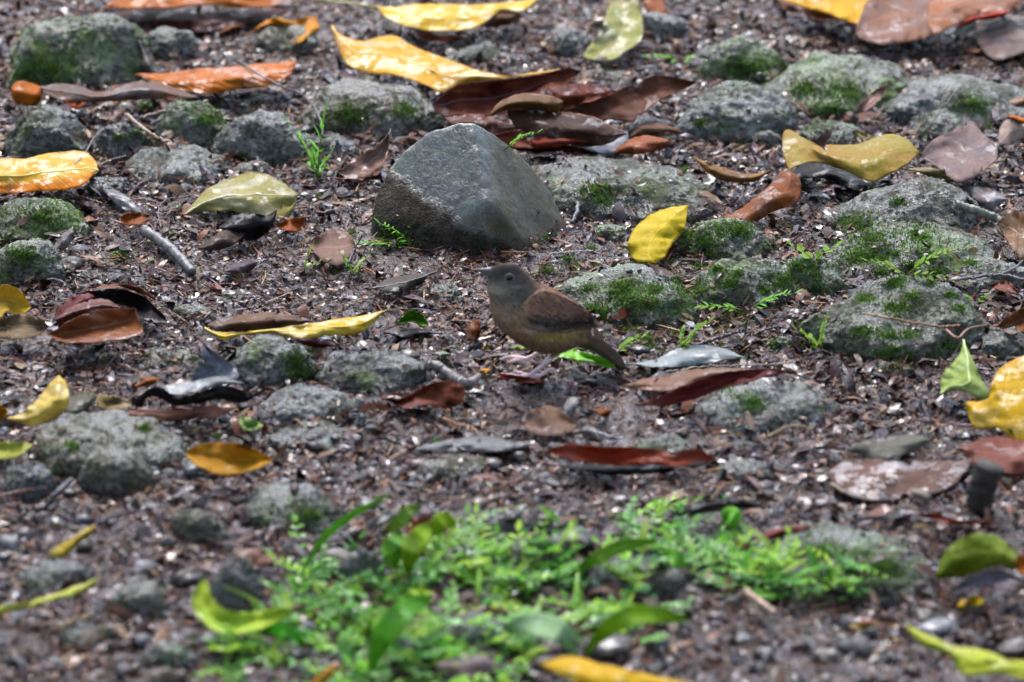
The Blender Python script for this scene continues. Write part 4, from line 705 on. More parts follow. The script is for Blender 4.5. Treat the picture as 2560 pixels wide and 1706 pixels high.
plant((1040, 628), 'bright fern with forked fronds at the left foot of the pointed stone', [(-1, 0, .45, .07, 9, .004, .014), (-.7, .2, .9, .055, 8, .004, .012), (.5, .1, 1.1, .05, 7, .004, .012), (-1, -.3, .15, .05, 7, .004, .011)])
plant((795, 450), 'tall grass like seedling right of the domed pale stone', [(-.4, 0, 1.3, .085, 3, .005, .03), (.1, .05, 1.6, .09, 4, .005, .03), (-.15, 0, 1.2, .05, 3, .006, .024), (.3, 0, 1., .04, 3, .005, .02)], 0, 'seedling')
plant((2035, 655), 'small seedling with round pale leaves above the mossy round stone', [(-.6, 0, .8, .03, 2, .010, .016), (.6, 0, .8, .03, 2, .010, .016)], 1, 'seedling')
plant((2265, 690), 'yellowish fern reaching right on the wide mossy stone', [(.9, 0, .9, .07, 8, .004, .013), (-.7, 0, .6, .045, 6, .004, .012), (.8, -.1, .2, .05, 6, .004, .012)], 1)
plant((1870, 780), 'fern with a long frond pointing left, right of the bird', [(-1, -.05, .35, .08, 10, .004, .014), (.9, 0, .8, .055, 8, .004, .014)])
plant((1700, 880), 'yellow green fern tuft close to the bluish wet leaf', [(.6, 0, 1.1, .05, 6, .006, .014), (.1, 0, 1., .035, 5, .005, .012)], 1)
plant((1540, 885), 'small yellow green leaf sprig behind the tail', [(.8, 0, 1.0, .035, 4, .007, .014)], 1)
plant((2050, 880), 'pale mossy tuft left of the large rooted stone', [(-.6, 0, 1., .04, 6, .006, .012), (.1, 0, 1.2, .045, 6, .006, .012)], 1)
plant((1700, 155), 'tiny bright sprig near the top, behind the pale bluish stone', [(-.9, 0, .5, .035, 4, .006, .014), (.9, 0, .4, .035, 4, .006, .013)], 0)
plant((880, 690), 'mint green sprig below the veined pinkish leaf', [(-.3, 0, 1., .035, 5, .005, .010), (.4, 0, .8, .03, 5, .005, .010)], 1)
plant((760, 678), 'small yellow stalked sprig left of the mint green one', [(.2, 0, 1., .04, 3, .004, .009), (.7, 0, .7, .03, 3, .004, .008)], 1)
plant((2440, 760), 'green sprout at the right end of the large rooted stone', [(-.8, 0, .8, .035, 4, .006, .012), (.6, 0, .6, .03, 4, .005, .011)], 0)

# green blades of the foreground
BG_ = 'broad green blades in the foreground'
def blade(c, spine, wpx, col, label, zs, **k):
    NL[0] += 1; p = catmull(cv(c, spine), 30); s = wpx * .6 * np.sin(np.pi * np.linspace(0.02, .98, 30)) ** .8 / 2
    T = np.gradient(p, axis=0); T /= np.linalg.norm(T, axis=1)[:, None]; N_ = np.stack([-T[:, 1], T[:, 0]], 1)
    z = np.interp(np.linspace(0, 1, 30), np.linspace(0, 1, len(zs)), zs) / 1000; m = 7; rows = []
    for j in range(m):
        v = j / (m - 1) * 2 - 1; q = p + N_ * (s * v)[:, None]
        rows.append(unp(q[:, 0], q[:, 1], z - .0015 * (1 - v * v) + v * -.006 * np.sign(N_[:, 1].mean())))
    V = np.stack(rows, 1).reshape(-1, 3); org = V.mean(0)
    F = np.array([(i * m + j, (i + 1) * m + j, (i + 1) * m + j + 1, i * m + j + 1) for i in range(29) for j in range(m - 1)])
    u, v = np.meshgrid(np.linspace(0, 1, 30), np.linspace(0, 1, m), indexing='ij')
    o = mk('grass_blade', V - org, F, mat_leaf('blade_green', col, tuple(x * .8 for x in col), veins=3, rough=.35, trans=.3, vein_l=.1), uv=np.stack([u.ravel(), v.ravel()], 1)); o.location = org
    md = o.modifiers.new('thickness', 'SOLIDIFY'); md.thickness = .0005
    tag(o, label, 'blade', BG_)
blade(0, [(690, 1320), (745, 1235), (815, 1180), (900, 1135)], 34, (.18, .5, .03), 'long bright green blade rising to the upper right, leftmost of the blades', [10, 60, 70, 50])
blade(8, [(450, 810), (490, 660), (560, 560), (640, 480)], 95, (.33, .55, .02), 'short broad lime blade beside the blurred rusty leaf', [10, 40, 50, 40])
blade(8, [(375, 790), (350, 680), (380, 600), (420, 540)], 90, (.16, .42, .03), 'short dark green blade left of the broad lime one', [10, 40, 50, 40])
blade(8, [(290, 545), (400, 480), (470, 400), (560, 365)], 60, (.25, .42, .05), 'thin dull green blade arching above the short dark green one', [10, 45, 55, 40])
blade(8, [(620, 570), (700, 470), (790, 500)], 80, (.36, .58, .03), 'stubby lime blade on the blurred rusty leaf', [30, 45, 40])
blade(8, [(200, 1480), (290, 1260), (420, 1100), (620, 980)], 110, (.14, .45, .03), 'wide green blade in the lower middle, heavily blurred', [20, 60, 80, 60])
blade(8, [(1670, 1380), (1780, 1240), (1960, 1120), (2160, 1110), (2380, 1150)], 85, (.3, .58, .02), 'arching lime blade in front of the blurred brownish stone', [20, 60, 80, 80, 60])
blade(8, [(1560, 840), (1740, 730), (1900, 650), (2160, 600)], 60, (.26, .55, .04), 'slim green blade at the right rim of the ground cover', [10, 40, 50, 50])
blade(8, [(1120, 1190), (1300, 1170), (1500, 1230), (1620, 1390)], 110, (.42, .68, .36), 'wide pale mint blade near the bottom centre', [40, 60, 60, 30], )
blade(7, [(1780, 1210), (1950, 1220), (2080, 1300)], 60, (.1, .5, .02), 'vivid green blade touching the lime crescent', [20, 40, 30])
blade(9, [(310, 480), (340, 440), (400, 500)], 90, (.2, .55, .06), 'small green blade left above the blurred boulder', [20, 40, 30])
blade(8, [(2150, 750), (2260, 720), (2380, 770)], 80, (.22, .55, .05), 'small green blade left of the blurred boulder', [20, 40, 30])

# ------------------------------------------------------------------ scattered stuff
def scatter_pts(n, x0=-.84, x1=.84, y0=-1.1, y1=1.45):
    return np.stack([rng.uniform(x0, x1, n), rng.uniform(y0, y1, n)], 1)
_ft = unp(*cv(10, [(745, 1420)])[0], .006)[0]; FOOTX, FOOTY = _ft[0], _ft[1]
def place(pts, keep_on_stone=.08, lift_big=False):
    out, nr = [], []
    for x, y in pts:
        p, n = drop(x, y)
        if p is None: continue
        g = p.z - float(GZ(x, y))
        if abs(x - FOOTX) < .05 and -.075 < y - FOOTY < .05 and (lift_big or (y < FOOTY + .005 and rng.random() < .6)): continue
        if g > .035: continue
        if g > .008 and rng.random() > keep_on_stone: continue
        out.append(p); nr.append(n)
    return np.array(out), np.array(nr)
def GZ(x, y): # coarse ground height
    i = min(max(np.searchsorted(gx, x), 0), nx - 1); j = min(max(np.searchsorted(gy, y), 0), ny - 1); return Z[j * nx + i]
def frames(nrm, tilt):
    n = nrm + rng.normal(0, tilt, nrm.shape); n[:, 2] = abs(n[:, 2]) + .1; n /= np.linalg.norm(n, axis=1)[:, None]
    t = rng.normal(0, 1, n.shape); t -= (t * n).sum(1)[:, None] * n; t /= np.linalg.norm(t, axis=1)[:, None]
    return t, np.cross(n, t), n
PAL = np.array([(.11, .040, .020), (.22, .085, .038), (.30, .135, .065), (.20, .10, .105), (.26, .19, .24), (.38, .20, .09), (.50, .31, .15), (.22, .07, .035), (.03, .018, .018), (.17, .12, .14), (.30, .26, .25), (.36, .14, .04), (.20, .22, .08)])
PW = np.array([.20, .19, .14, .12, .06, .08, .035, .07, .08, .07, .03, .015, .01]); PW /= PW.sum()
FP = np.array([(.10, .04, .022), (.20, .08, .04), (.26, .12, .06), (.15, .085, .09), (.25, .07, .025), (.07, .02, .015), (.03, .02, .02), (.34, .2, .1), (.12, .10, .12)])
def chips(n, size, asp, tilt, name, label, keep=.1, lift=.001, dk=1.):
    q_ = scatter_pts(int(n * 1.5)); nz = fbm(np.c_[q_, np.zeros(len(q_))], 7, 3, 77 + int(size * 1e4)); q_ = q_[rng.random(len(q_)) < np.clip(.7 + .8 * nz, .12, 1)]
    P_, N_ = place(q_, keep, size > .01); k = len(P_); t, s, n_ = frames(N_, tilt)
    L_ = np.minimum(np.exp(rng.normal(math.log(size), .5, k)), size * 2.1); W_ = L_ * rng.uniform(asp[0], asp[1], k)
    us = np.array([-1, -.45, .35, 1.]) ; wd = np.array([.35, 1., .9, .2]); V = np.zeros((k, 8, 3)); bend = rng.normal(0, .35, k)
    for i in range(4):
        for j, sg in enumerate((-1, 1)):
            uu = us[i] + rng.normal(0, .12, k); ww = sg * wd[i] * rng.uniform(.55, 1.2, k)
            V[:, i * 2 + j] = P_ + t * (uu * L_ / 2)[:, None] + s * (ww * W_ / 2)[:, None] + n_ * (lift + bend * L_ * (1 - uu ** 2) * .4 + np.abs(rng.normal(0, .10, k)) * W_)[:, None] + np.array([0, 0, 1]) * (L_ * tilt * .22)[:, None]
    base = np.arange(k)[:, None, None] * 8; F = (base + np.array([[0, 1, 3, 2], [2, 3, 5, 4], [4, 5, 7, 6]])[None]).reshape(-1, 4)
    c_ = (FP[rng.integers(0, len(FP), k)] if size > .01 else PAL[rng.choice(len(PAL), k, p=PW)]) * (.85 * rng.uniform(.10, 1., (k, 1)) ** 1.5) * rng.uniform(.92, 1.08, (k, 3)) * dk
    o = mk(name, V.reshape(-1, 3), F, LIT, smooth=False, col=np.repeat(c_, 8, 0)); tag(o, label, name.replace('_', ' '), kind='stuff')
LIT = mat_vcol('wet_litter', .12, .5, .0006, 260, rvar=.4, dark=.4)
chips(140000, .0064, (.22, .65), .27, 'leaf_litter', 'fine wet brown leaf crumbs covering the soil', .05)
chips(27000, .0165, (.16, .45), .26, 'leaf_fragments', 'larger torn brown leaf fragments lying in the litter', .03, .002, .95)
# needles / tiny stems
P_, N_ = place(scatter_pts(14000), .04); k = len(P_); t, s, n_ = frames(N_, .15); L_ = np.exp(rng.normal(math.log(.016), .5, k)); R_ = rng.uniform(.0004, .0011, k)
V = np.zeros((k, 6, 3)); V2 = []
for e_, sg in enumerate((-1, 1)):
    for j in range(3):
        a_ = j * 2.094; V[:, e_ * 3 + j] = P_ + t * (sg * L_ / 2)[:, None] + s * (math.cos(a_) * R_)[:, None] + n_ * (math.sin(a_) * R_ + .0035)[:, None]
F = (np.arange(k)[:, None, None] * 6 + np.array([[0, 1, 4, 3], [1, 2, 5, 4], [2, 0, 3, 5]])[None]).reshape(-1, 4)
c_ = PAL[rng.choice(len(PAL), k, p=PW)] * rng.uniform(.6, 1.5, (k, 1))
tag(mk('stem_litter', V.reshape(-1, 3), F, LIT, col=np.repeat(c_, 6, 0)), 'tiny broken stems and needles among the leaf crumbs', 'stem litter', kind='stuff')
# gravel
PEB = mat_vcol('wet_pebble', .25, .6, .0012, 200)
GP = np.array([(.17, .145, .135), (.22, .175, .14), (.16, .10, .08), (.26, .19, .12), (.22, .13, .115), (.09, .075, .075), (.28, .27, .28)])
pt = scatter_pts(2600); pt2 = scatter_pts(7000, -.8, .8, -1.1, -.25)
def peb(pts, size, sg, name, label):
    P_, N_ = place(pts, .03); k = len(P_); D_ = np.exp(rng.normal(math.log(size), sg, k)); V0, F0 = ICO1 if size < .009 else icosphere(2); m = len(V0)
    ax = rng.uniform(.55, 1.2, (k, 1, 3)) * np.array([1, .85, .55]); rot = rng.uniform(0, 6.28, k); cr, sr = np.cos(rot), np.sin(rot)
    J = 1 + .10 * rng.standard_normal((k, m, 1)) if m < 60 else 1 + .30 * np.stack([vnoise(V0 * 1.0 + i_ * 3.7, 1.7, 5) for i_ in range(24)])[rng.integers(0, 24, k)][:, :, None]
    Q = V0[None] * ax * J * (D_ / 2)[:, None, None]
    Vx = Q[..., 0] * cr[:, None] - Q[..., 1] * sr[:, None]; Vy = Q[..., 0] * sr[:, None] + Q[..., 1] * cr[:, None]
    V = np.stack([Vx, Vy, Q[..., 2]], 2) + P_[:, None] + np.array([0, 0, .1]) * D_[:, None, None]
    F = (np.arange(k)[:, None, None] * m + F0[None]).reshape(-1, 3)
    c_ = GP[rng.integers(0, len(GP), k)] * rng.uniform(.2, .6, (k, 1))
    tag(mk(name, V.reshape(-1, 3), F, PEB, col=np.repeat(c_, m, 0)), label, 'gravel', kind='stuff')
peb(pt, .006, .4, 'gravel', 'small wet grit and gravel mixed into the soil')
y_ = -1.1 + rng.beta(1.1, 2.6, 1300) * 1.3; pb = np.stack([-.8 + 1.6 * rng.beta(1, 1.5, 1300), y_], 1)[:900]
peb(pb, .017, .4, 'pebbles', 'rounded pebbles thick in the foreground')
peb(scatter_pts(2600, -.84, .84, .45, 1.45), .009, .4, 'pebbles', 'pale wet grit between the stones at the top')
peb(scatter_pts(45, -.8, .8, -.3, 1.4), .018, .4, 'pebbles', 'scattered pebbles among the larger stones')

# moss tufts where the photo is greenest
MOSS = mat_vcol('moss_green', .5, .4, .0005, 300, trans=.3, dark=.2)
spots = [(120, 175, 60), (60, 190, 40), (520, 300, 30), (1490, 475, 35), (1500, 500, 30), (1850, 170, 50), (2020, 225, 40), (2080, 275, 40), (1880, 180, 50), (2130, 560, 50), (2180, 600, 60), (2300, 590, 60), (1760, 600, 50), (1850, 570, 40), (1960, 700, 40), (1720, 720, 40),
         (1560, 740, 60), (1620, 760, 50), (1500, 790, 40), (2240, 770, 35), (1880, 1010, 40), (750, 930, 35), (1850, 800, 35), (300, 640, 30), (100, 540, 60), (60, 640, 40), (2150, 640, 60), (980, 600, 40), (880, 290, 50), (1010, 275, 35), (740, 900, 30), (2200, 1420, 90), (2050, 1380, 60), (770, 1290, 40), (2330, 900, 20), (1660, 560, 30), (2120, 230, 40), (2430, 260, 40), (2250, 915, 18)]
for _ in range(70): spots.append((rng.uniform(1350, 2450), rng.uniform(560, 920), rng.uniform(10, 24)))
for _ in range(50): spots.append((rng.uniform(0, 2500), rng.uniform(150, 1150), rng.uniform(8, 18)))
Vm, Cm = [], []
for (x, y, r_) in spots:
    r_ *= 1.5
    if 930 < x < 1390 and 290 < y < 590: continue
    for _ in range(int(r_ * 9)):
        a_, q_ = rng.uniform(0, 6.28), abs(rng.normal(0, .55)) * r_
        p, n = hit(x + q_ * math.cos(a_), y + q_ * .55 * math.sin(a_))
        d = np.array(n) + rng.normal(0, .6, 3) + np.array([0, 0, .4]); d /= np.linalg.norm(d); s_ = np.cross(d, rng.normal(0, 1, 3)); s_ /= np.linalg.norm(s_)
        h_ = rng.uniform(.0014, .0042); w_ = h_ * .45; Vm += [p - s_ * w_ * .5 - d * .001, p + s_ * w_ * .5 - d * .001, p + d * h_ * .6 + s_ * w_, p + d * h_]
        Cm.append(np.array([(.10, .17, .03), (.14, .27, .04), (.08, .14, .04), (.2, .34, .06)][rng.integers(0, 4)]) * rng.uniform(.7, 1.2))
Vm = np.array(Vm); k = len(Vm) // 4
tag(mk('moss', Vm, np.arange(k * 4).reshape(k, 4), MOSS, smooth=False, col=np.repeat(np.array(Cm), 4, 0)), 'short green moss tufts growing on the stones', 'moss', kind='stuff')

# ground cover of the foreground: one mass of small ferny fronds
GC = [(620, 1640, 90, .5), (760, 1600, 110, .8), (880, 1540, 90, .9), (800, 1470, 80, .5), (1000, 1480, 90, .9), (1100, 1420, 80, .8), (1200, 1440, 90, .9), (1300, 1480, 100, 1), (1230, 1400, 60, .6), (1120, 1370, 50, .5), (1400, 1440, 80, .7), (1500, 1400, 70, .5),
      (1650, 1350, 60, .7), (1600, 1410, 50, .5), (1720, 1380, 70, .8), (1800, 1430, 70, .8), (1880, 1440, 60, .8), (2000, 1450, 50, .6), (2080, 1455, 50, .5), (2150, 1440, 50, .3), (1930, 1420, 40, .4), (1050, 1650, 110, 1), (1200, 1670, 110, .9), (900, 1680, 100, 1), (1300, 1600, 110, .8), (1450, 1560, 90, .6), (1550, 1600, 80, .5), (1700, 1540, 60, .25), (720, 1530, 60, .4), (560, 1650, 60, .2),
      (2000, 1500, 40, .4), (1850, 1340, 40, .3), (1180, 1330, 40, .3), (1440, 1330, 40, .3), (1600, 1320, 40, .35), (780, 1400, 50, .3), (1080, 1580, 60, .5), (1330, 1380, 40, .4), (640, 1560, 40, .2)]
parts = []; cols = []
for (x, y, r_, dn) in GC:
    for _ in range(int(r_ * dn * .28)):
        px, py = x + rng.normal(0, .5) * r_, y + rng.normal(0, .38) * r_
        p, n = hit(px, min(py, 1800)); a_ = rng.uniform(0, 6.28)
        L_ = rng.uniform(.025, .07); _, lv = frond(p, (math.cos(a_), math.sin(a_), rng.uniform(.3, 1.1)), L_, rng, int(rng.integers(3, 7)), rng.uniform(.005, .010), rng.uniform(.011, .024))
        c_ = np.array([(.15, .42, .03), (.26, .54, .03), (.07, .26, .03), (.36, .56, .04), (.26, .5, .16)][rng.integers(0, 5)]) * rng.uniform(.7, 1.15)
        parts.append(lv); cols.append(np.repeat(c_[None], len(lv[0]), 0))
for _ in range(130):
    x, y, r_, dn = GC[rng.integers(0, len(GC))]
    if rng.random() > dn: continue
    p, n = hit(x + rng.normal(0, .55) * r_, min(y + rng.normal(0, .4) * r_, 1800)); a_ = rng.uniform(-.6, 3.7)
    lv = leaflet(p, np.array([math.cos(a_), math.sin(a_) * .7, rng.uniform(.4, 1.6)]), np.array([0, -.4, 1.]), rng.uniform(.02, .05), rng.uniform(.004, .009), rng.uniform(.2, .7))
    parts.append(lv); c_ = np.array([(.14, .36, .04), (.22, .44, .04), (.08, .26, .03), (.32, .46, .06)][rng.integers(0, 4)]) * rng.uniform(.7, 1.15); cols.append(np.repeat(c_[None], len(lv[0]), 0))
V, F = join(parts)
tag(mk('ground_cover', V, F, mat_vcol('cover_green', .35, .45, .0004, 120, trans=.4, dark=.1), col=np.vstack(cols)), 'dense mass of small bright green ferny leaves in the foreground', 'ground cover', kind='stuff')

# ------------------------------------------------------------------ bird
FOOT = unp(*cv(10, [(745, 1420)])[0], .006)[0]; YB = FOOT[1] + .012
bird = bpy.data.objects.new('bird', None); COL.objects.link(bird); bird.location = (FOOT[0], YB, FOOT[2])
tag(bird, 'small brown bird with grey head standing on the leaf litter, facing left', 'bird')
O = np.array([FOOT[0], YB, FOOT[2]]); K = .2295 / PPM
def bp(px, py, dy=0.0):
    s = cv(10, [(px, py)])[0]; q = onplane(s[0], s[1], YB + dy); return q - O
def ell(c, r, axis_ang=0., n=28):
    """ellipsoid centre c, radii (along, across, lateral) rotated in the XZ plane"""
    th, ph = np.meshgrid(np.linspace(0, np.pi, n), np.linspace(0, 2 * np.pi, n, endpoint=False), indexing='ij')
    X_ = r[0] * np.cos(th); Z_ = r[1] * np.sin(th) * np.cos(ph); Y_ = r[2] * np.sin(th) * np.sin(ph); ca, sa = math.cos(axis_ang), math.sin(axis_ang)
    V = np.stack([X_ * ca + Z_ * sa, Y_, -X_ * sa + Z_ * ca], 2).reshape(-1, 3) + c; F = []
    for i in range(n - 1):
        for j in range(n): F.append((i * n + j, i * n + (j + 1) % n, (i + 1) * n + (j + 1) % n, (i + 1) * n + j))
    return V, F
blobs = []
PR = np.array([(322, 240, 312, 300, 14), (345, 215, 300, 330, 38), (400, 190, 296, 380, 66), (480, 176, 300, 440, 90), (570, 178, 305, 500, 106), (650, 215, 315, 560, 122), (720, 280, 322, 620, 145), (790, 345, 330, 680, 175), (870, 395, 350, 745, 210),
      (960, 430, 385, 810, 240), (1050, 475, 450, 885, 262), (1140, 530, 540, 955, 272), (1230, 600, 650, 1030, 265), (1300, 680, 780, 1095, 245), (1360, 760, 920, 1140, 205), (1400, 850, 1060, 1130, 155), (1430, 930, 1190, 1085, 100), (1460, 985, 1290, 1045, 55), (1500, 1020, 1370, 1050, 30)], float)
rr = catmull(PR, 70); nb_ = 32; V = []
for q in rr:
    t_, b_ = bp(q[0], q[1]), bp(q[2], q[3]); c_ = (t_ + b_) / 2; h_ = (t_ - b_) / 2
    for a_ in np.linspace(0, 2 * np.pi, nb_, endpoint=False): V.append(c_ + h_ * math.cos(a_) + np.array([0, 1, 0]) * math.sin(a_) * q[4] * K * (1 - .12 * math.cos(a_)))
F = [(i * nb_ + j, i * nb_ + (j + 1) % nb_, (i + 1) * nb_ + (j + 1) % nb_, (i + 1) * nb_ + j) for i in range(69) for j in range(nb_)] + [tuple(range(nb_))[::-1], tuple(range(69 * nb_, 70 * nb_))]
blobs.append((np.array(V), F))
def limb(pts, rad, dy): 
    q = catmull(np.array([bp(a, b_, d) for (a, b_), d in zip(pts, dy)]), 26); return tube(q, np.interp(np.linspace(0, 1, 26), np.linspace(0, 1, len(rad)), rad), 12)
# near leg + toes
blobs.append(limb([(1010, 1040), (1045, 1100), (1048, 1150)], [.0085, .0048, .0026], [-.013] * 3))
blobs.append(limb([(1050, 1140), (950, 1240), (840, 1325), (752, 1398)], [.0026, .0026, .0024, .0027], [-.013] * 4))
for pts, dy in (([(752, 1398), (660, 1400), (560, 1385), (440, 1372)], (-.013, -.012, -.011, -.010)), ([(752, 1400), (680, 1425), (600, 1440), (520, 1445)], (-.013, -.015, -.018, -.02)), ([(752, 1396), (690, 1375), (630, 1352), (580, 1345)], (-.013, -.008, -.003, .001)),
                ([(752, 1400), (830, 1400), (900, 1375), (950, 1330), (1010, 1322), (1070, 1345)], (-.013, -.012, -.012, -.012, -.012, -.012))):
    blobs.append(limb(pts, [.0024, .0021, .0018, .0012], dy))
# far leg stepping forward + toes
blobs.append(limb([(960, 1040), (930, 1110), (900, 1130)], [.008, .0045, .0026], [.013] * 3))
blobs.append(limb([(905, 1125), (850, 1145), (780, 1185), (715, 1212)], [.0029, .0025, .0025, .0026], [.013] * 4))
for pts, dy in (([(715, 1210), (620, 1200), (520, 1190), (430, 1222)], (.013, .012, .011, .010)), ([(715, 1212), (640, 1225), (570, 1235), (510, 1255)], (.013, .010, .006, .003)), ([(715, 1208), (650, 1190), (590, 1178), (540, 1182)], (.013, .017, .021, .023)),
                ([(715, 1212), (770, 1235), (820, 1240)], (.013, .013, .013))):
    blobs.append(limb(pts, [.0024, .0021, .0018, .0012], dy))
V, F = join(blobs)
tmp = mk('tmp_body', V, F); m1 = tmp.modifiers.new('r', 'REMESH'); m1.mode = 'VOXEL'; m1.voxel_size = .00085; m2 = tmp.modifiers.new('s', 'SMOOTH'); m2.iterations = 4; m2.factor = .5
dg = bpy.context.evaluated_depsgraph_get(); me = bpy.data.meshes.new_from_object(tmp.evaluated_get(dg)); bpy.data.objects.remove(tmp)
me.name = 'body'; body = bpy.data.objects.new('body', me); COL.objects.link(body); body.parent = bird
nv = len(me.vertices); BVt = np.zeros(nv * 3, np.float32); me.vertices.foreach_get('co', BVt); BVt = BVt.reshape(-1, 3)
o0 = bp(0, 0); ex = (bp(1000, 0) - o0)[0] / 1000; ez = (bp(0, 1000) - o0)[2] / 1000
def to_crop(V): return (V[:, 0] - o0[0]) / ex, (V[:, 2] - o0[2]) / ez
def sm(x, a, b_): t = np.clip((x - a) / (b_ - a), 0, 1); return t * t * (3 - 2 * t)
def plumage(V):
    cx, cy = to_crop(V); n = fbm(V * 1., 260, 3, 4) * .5; n2 = fbm(V, 90, 2, 8) * .5
    brown = np.array([.23, .135, .08]); c = np.repeat(brown[None], len(V), 0)
    def blend(w_, col): nonlocal c; c = c * (1 - w_[:, None]) + np.array(col) * w_[:, None]
    def g(x0, y0, rx, ry): return np.exp(-(((cx - x0) / rx) ** 2 + ((cy - y0) / ry) ** 2))
    blend(g(420, 640, 160, 130) * .6, (.21, .15, .10))                 # breast
    blend(g(700, 960, 300, 110) * .6, (.11, .07, .045))
    blend(sm(cy, 900, 1050) * sm(cx, 700, 900) * .4, (.11, .07, .05))
    blend(np.clip(g(1020, 870, 210, 55) * 1.3, 0, 1), (.30, .22, .06))                  # olive yellow flank
    blend(sm(cx, 1200, 1320) * .6, (.17, .14, .05))
    head = sm(-(cy - 520 - 60 * np.sin((cx - 330) / 190.) * (cx < 920)) + n * 70, -70, 70) * sm(-(cx - 880) - (cy - 300) * .25, -60, 80)
    blend(head, (.085, .070, .055))
    blend(head * g(560, 200, 220, 60), (.06, .052, .048)); blend(np.clip(head * g(400, 420, 120, 60) * 1.2, 0, 1), (.27, .235, .17)); blend(g(560, 560, 130, 60) * .5, (.24, .2, .15)); blend(np.clip(g(650, 680, 55, 45) * 1.2, 0, 1), (.36, .25, .12)); blend(g(750, 790, 90, 30) * .9, (.38, .26, .19)); blend(head * g(450, 350, 90, 30) * .45, (.25, .24, .23))
    blend(head * g(600, 375, 70, 14) * .7, (.30, .28, .24)); blend(head * g(420, 265, 100, 22) * .5, (.028, .028, .03))
    blend(sm(600 + (cx - 640) * .35 - cy, -50, 60) * (1 - head) * sm(cx, 600, 720), (.22, .12, .078))
    leg = sm(cy, 1130, 1165) * (V[:, 2] < bp(0, 1125)[2])
    blend(leg, (.78, .56, .55))
    return np.clip(c * (1 + .35 * n + .25 * n2)[:, None], .005, 1)
a = me.color_attributes.new('Col', 'FLOAT_COLOR', 'POINT'); cc_ = np.ones((nv, 4), np.float32); cc_[:, :3] = plumage(BVt); a.data.foreach_set('color', cc_.ravel())
me.polygons.foreach_set('use_smooth', [True] * len(me.polygons))
PLM = mat_vcol('plumage', .7, .15, .0006, 420, mul=1.5, dark=.3); me.materials.clear(); me.materials.append(PLM)
# small contour feathers
NRM = np.zeros(nv * 3, np.float32); me.vertices.foreach_get('normal', NRM); NRM = NRM.reshape(-1, 3)
cx, cy = to_crop(BVt); okv = np.where((cy < 1110) & (cx > 350) & (((cx - 538) / 62) ** 2 + ((cy - 288) / 56) ** 2 > 1))[0]; pick = rng.choice(okv, 7000)
flow = np.array([.76, 0, -.64]); P_ = BVt[pick] ; N_ = NRM[pick]; t = flow[None] + rng.normal(0, .12, (len(pick), 3)); t -= (t * N_).sum(1)[:, None] * N_; t /= np.linalg.norm(t, axis=1)[:, None]; s = np.cross(N_, t)
hd = sm(-(cy[pick] - 560), -60, 60)
L_ = (rng.uniform(.0035, .006, len(pick)) * (1 - .45 * hd))[:, None]; W_ = L_ * .28
V = np.stack([P_ - s * W_ * .5, P_ + s * W_ * .5, P_ + t * L_ * .6 + s * W_ * .6 + N_ * .0005, P_ + t * L_ + N_ * .0007, P_ + t * L_ * .6 - s * W_ * .6 + N_ * .0005], 1)
cf = plumage(P_) * rng.uniform(.55, 1.45, (len(pick), 1))
mk('plumage', V.reshape(-1, 3), np.arange(len(pick) * 5).reshape(-1, 5), PLM, bird, smooth=False, col=np.repeat(cf, 5, 0))
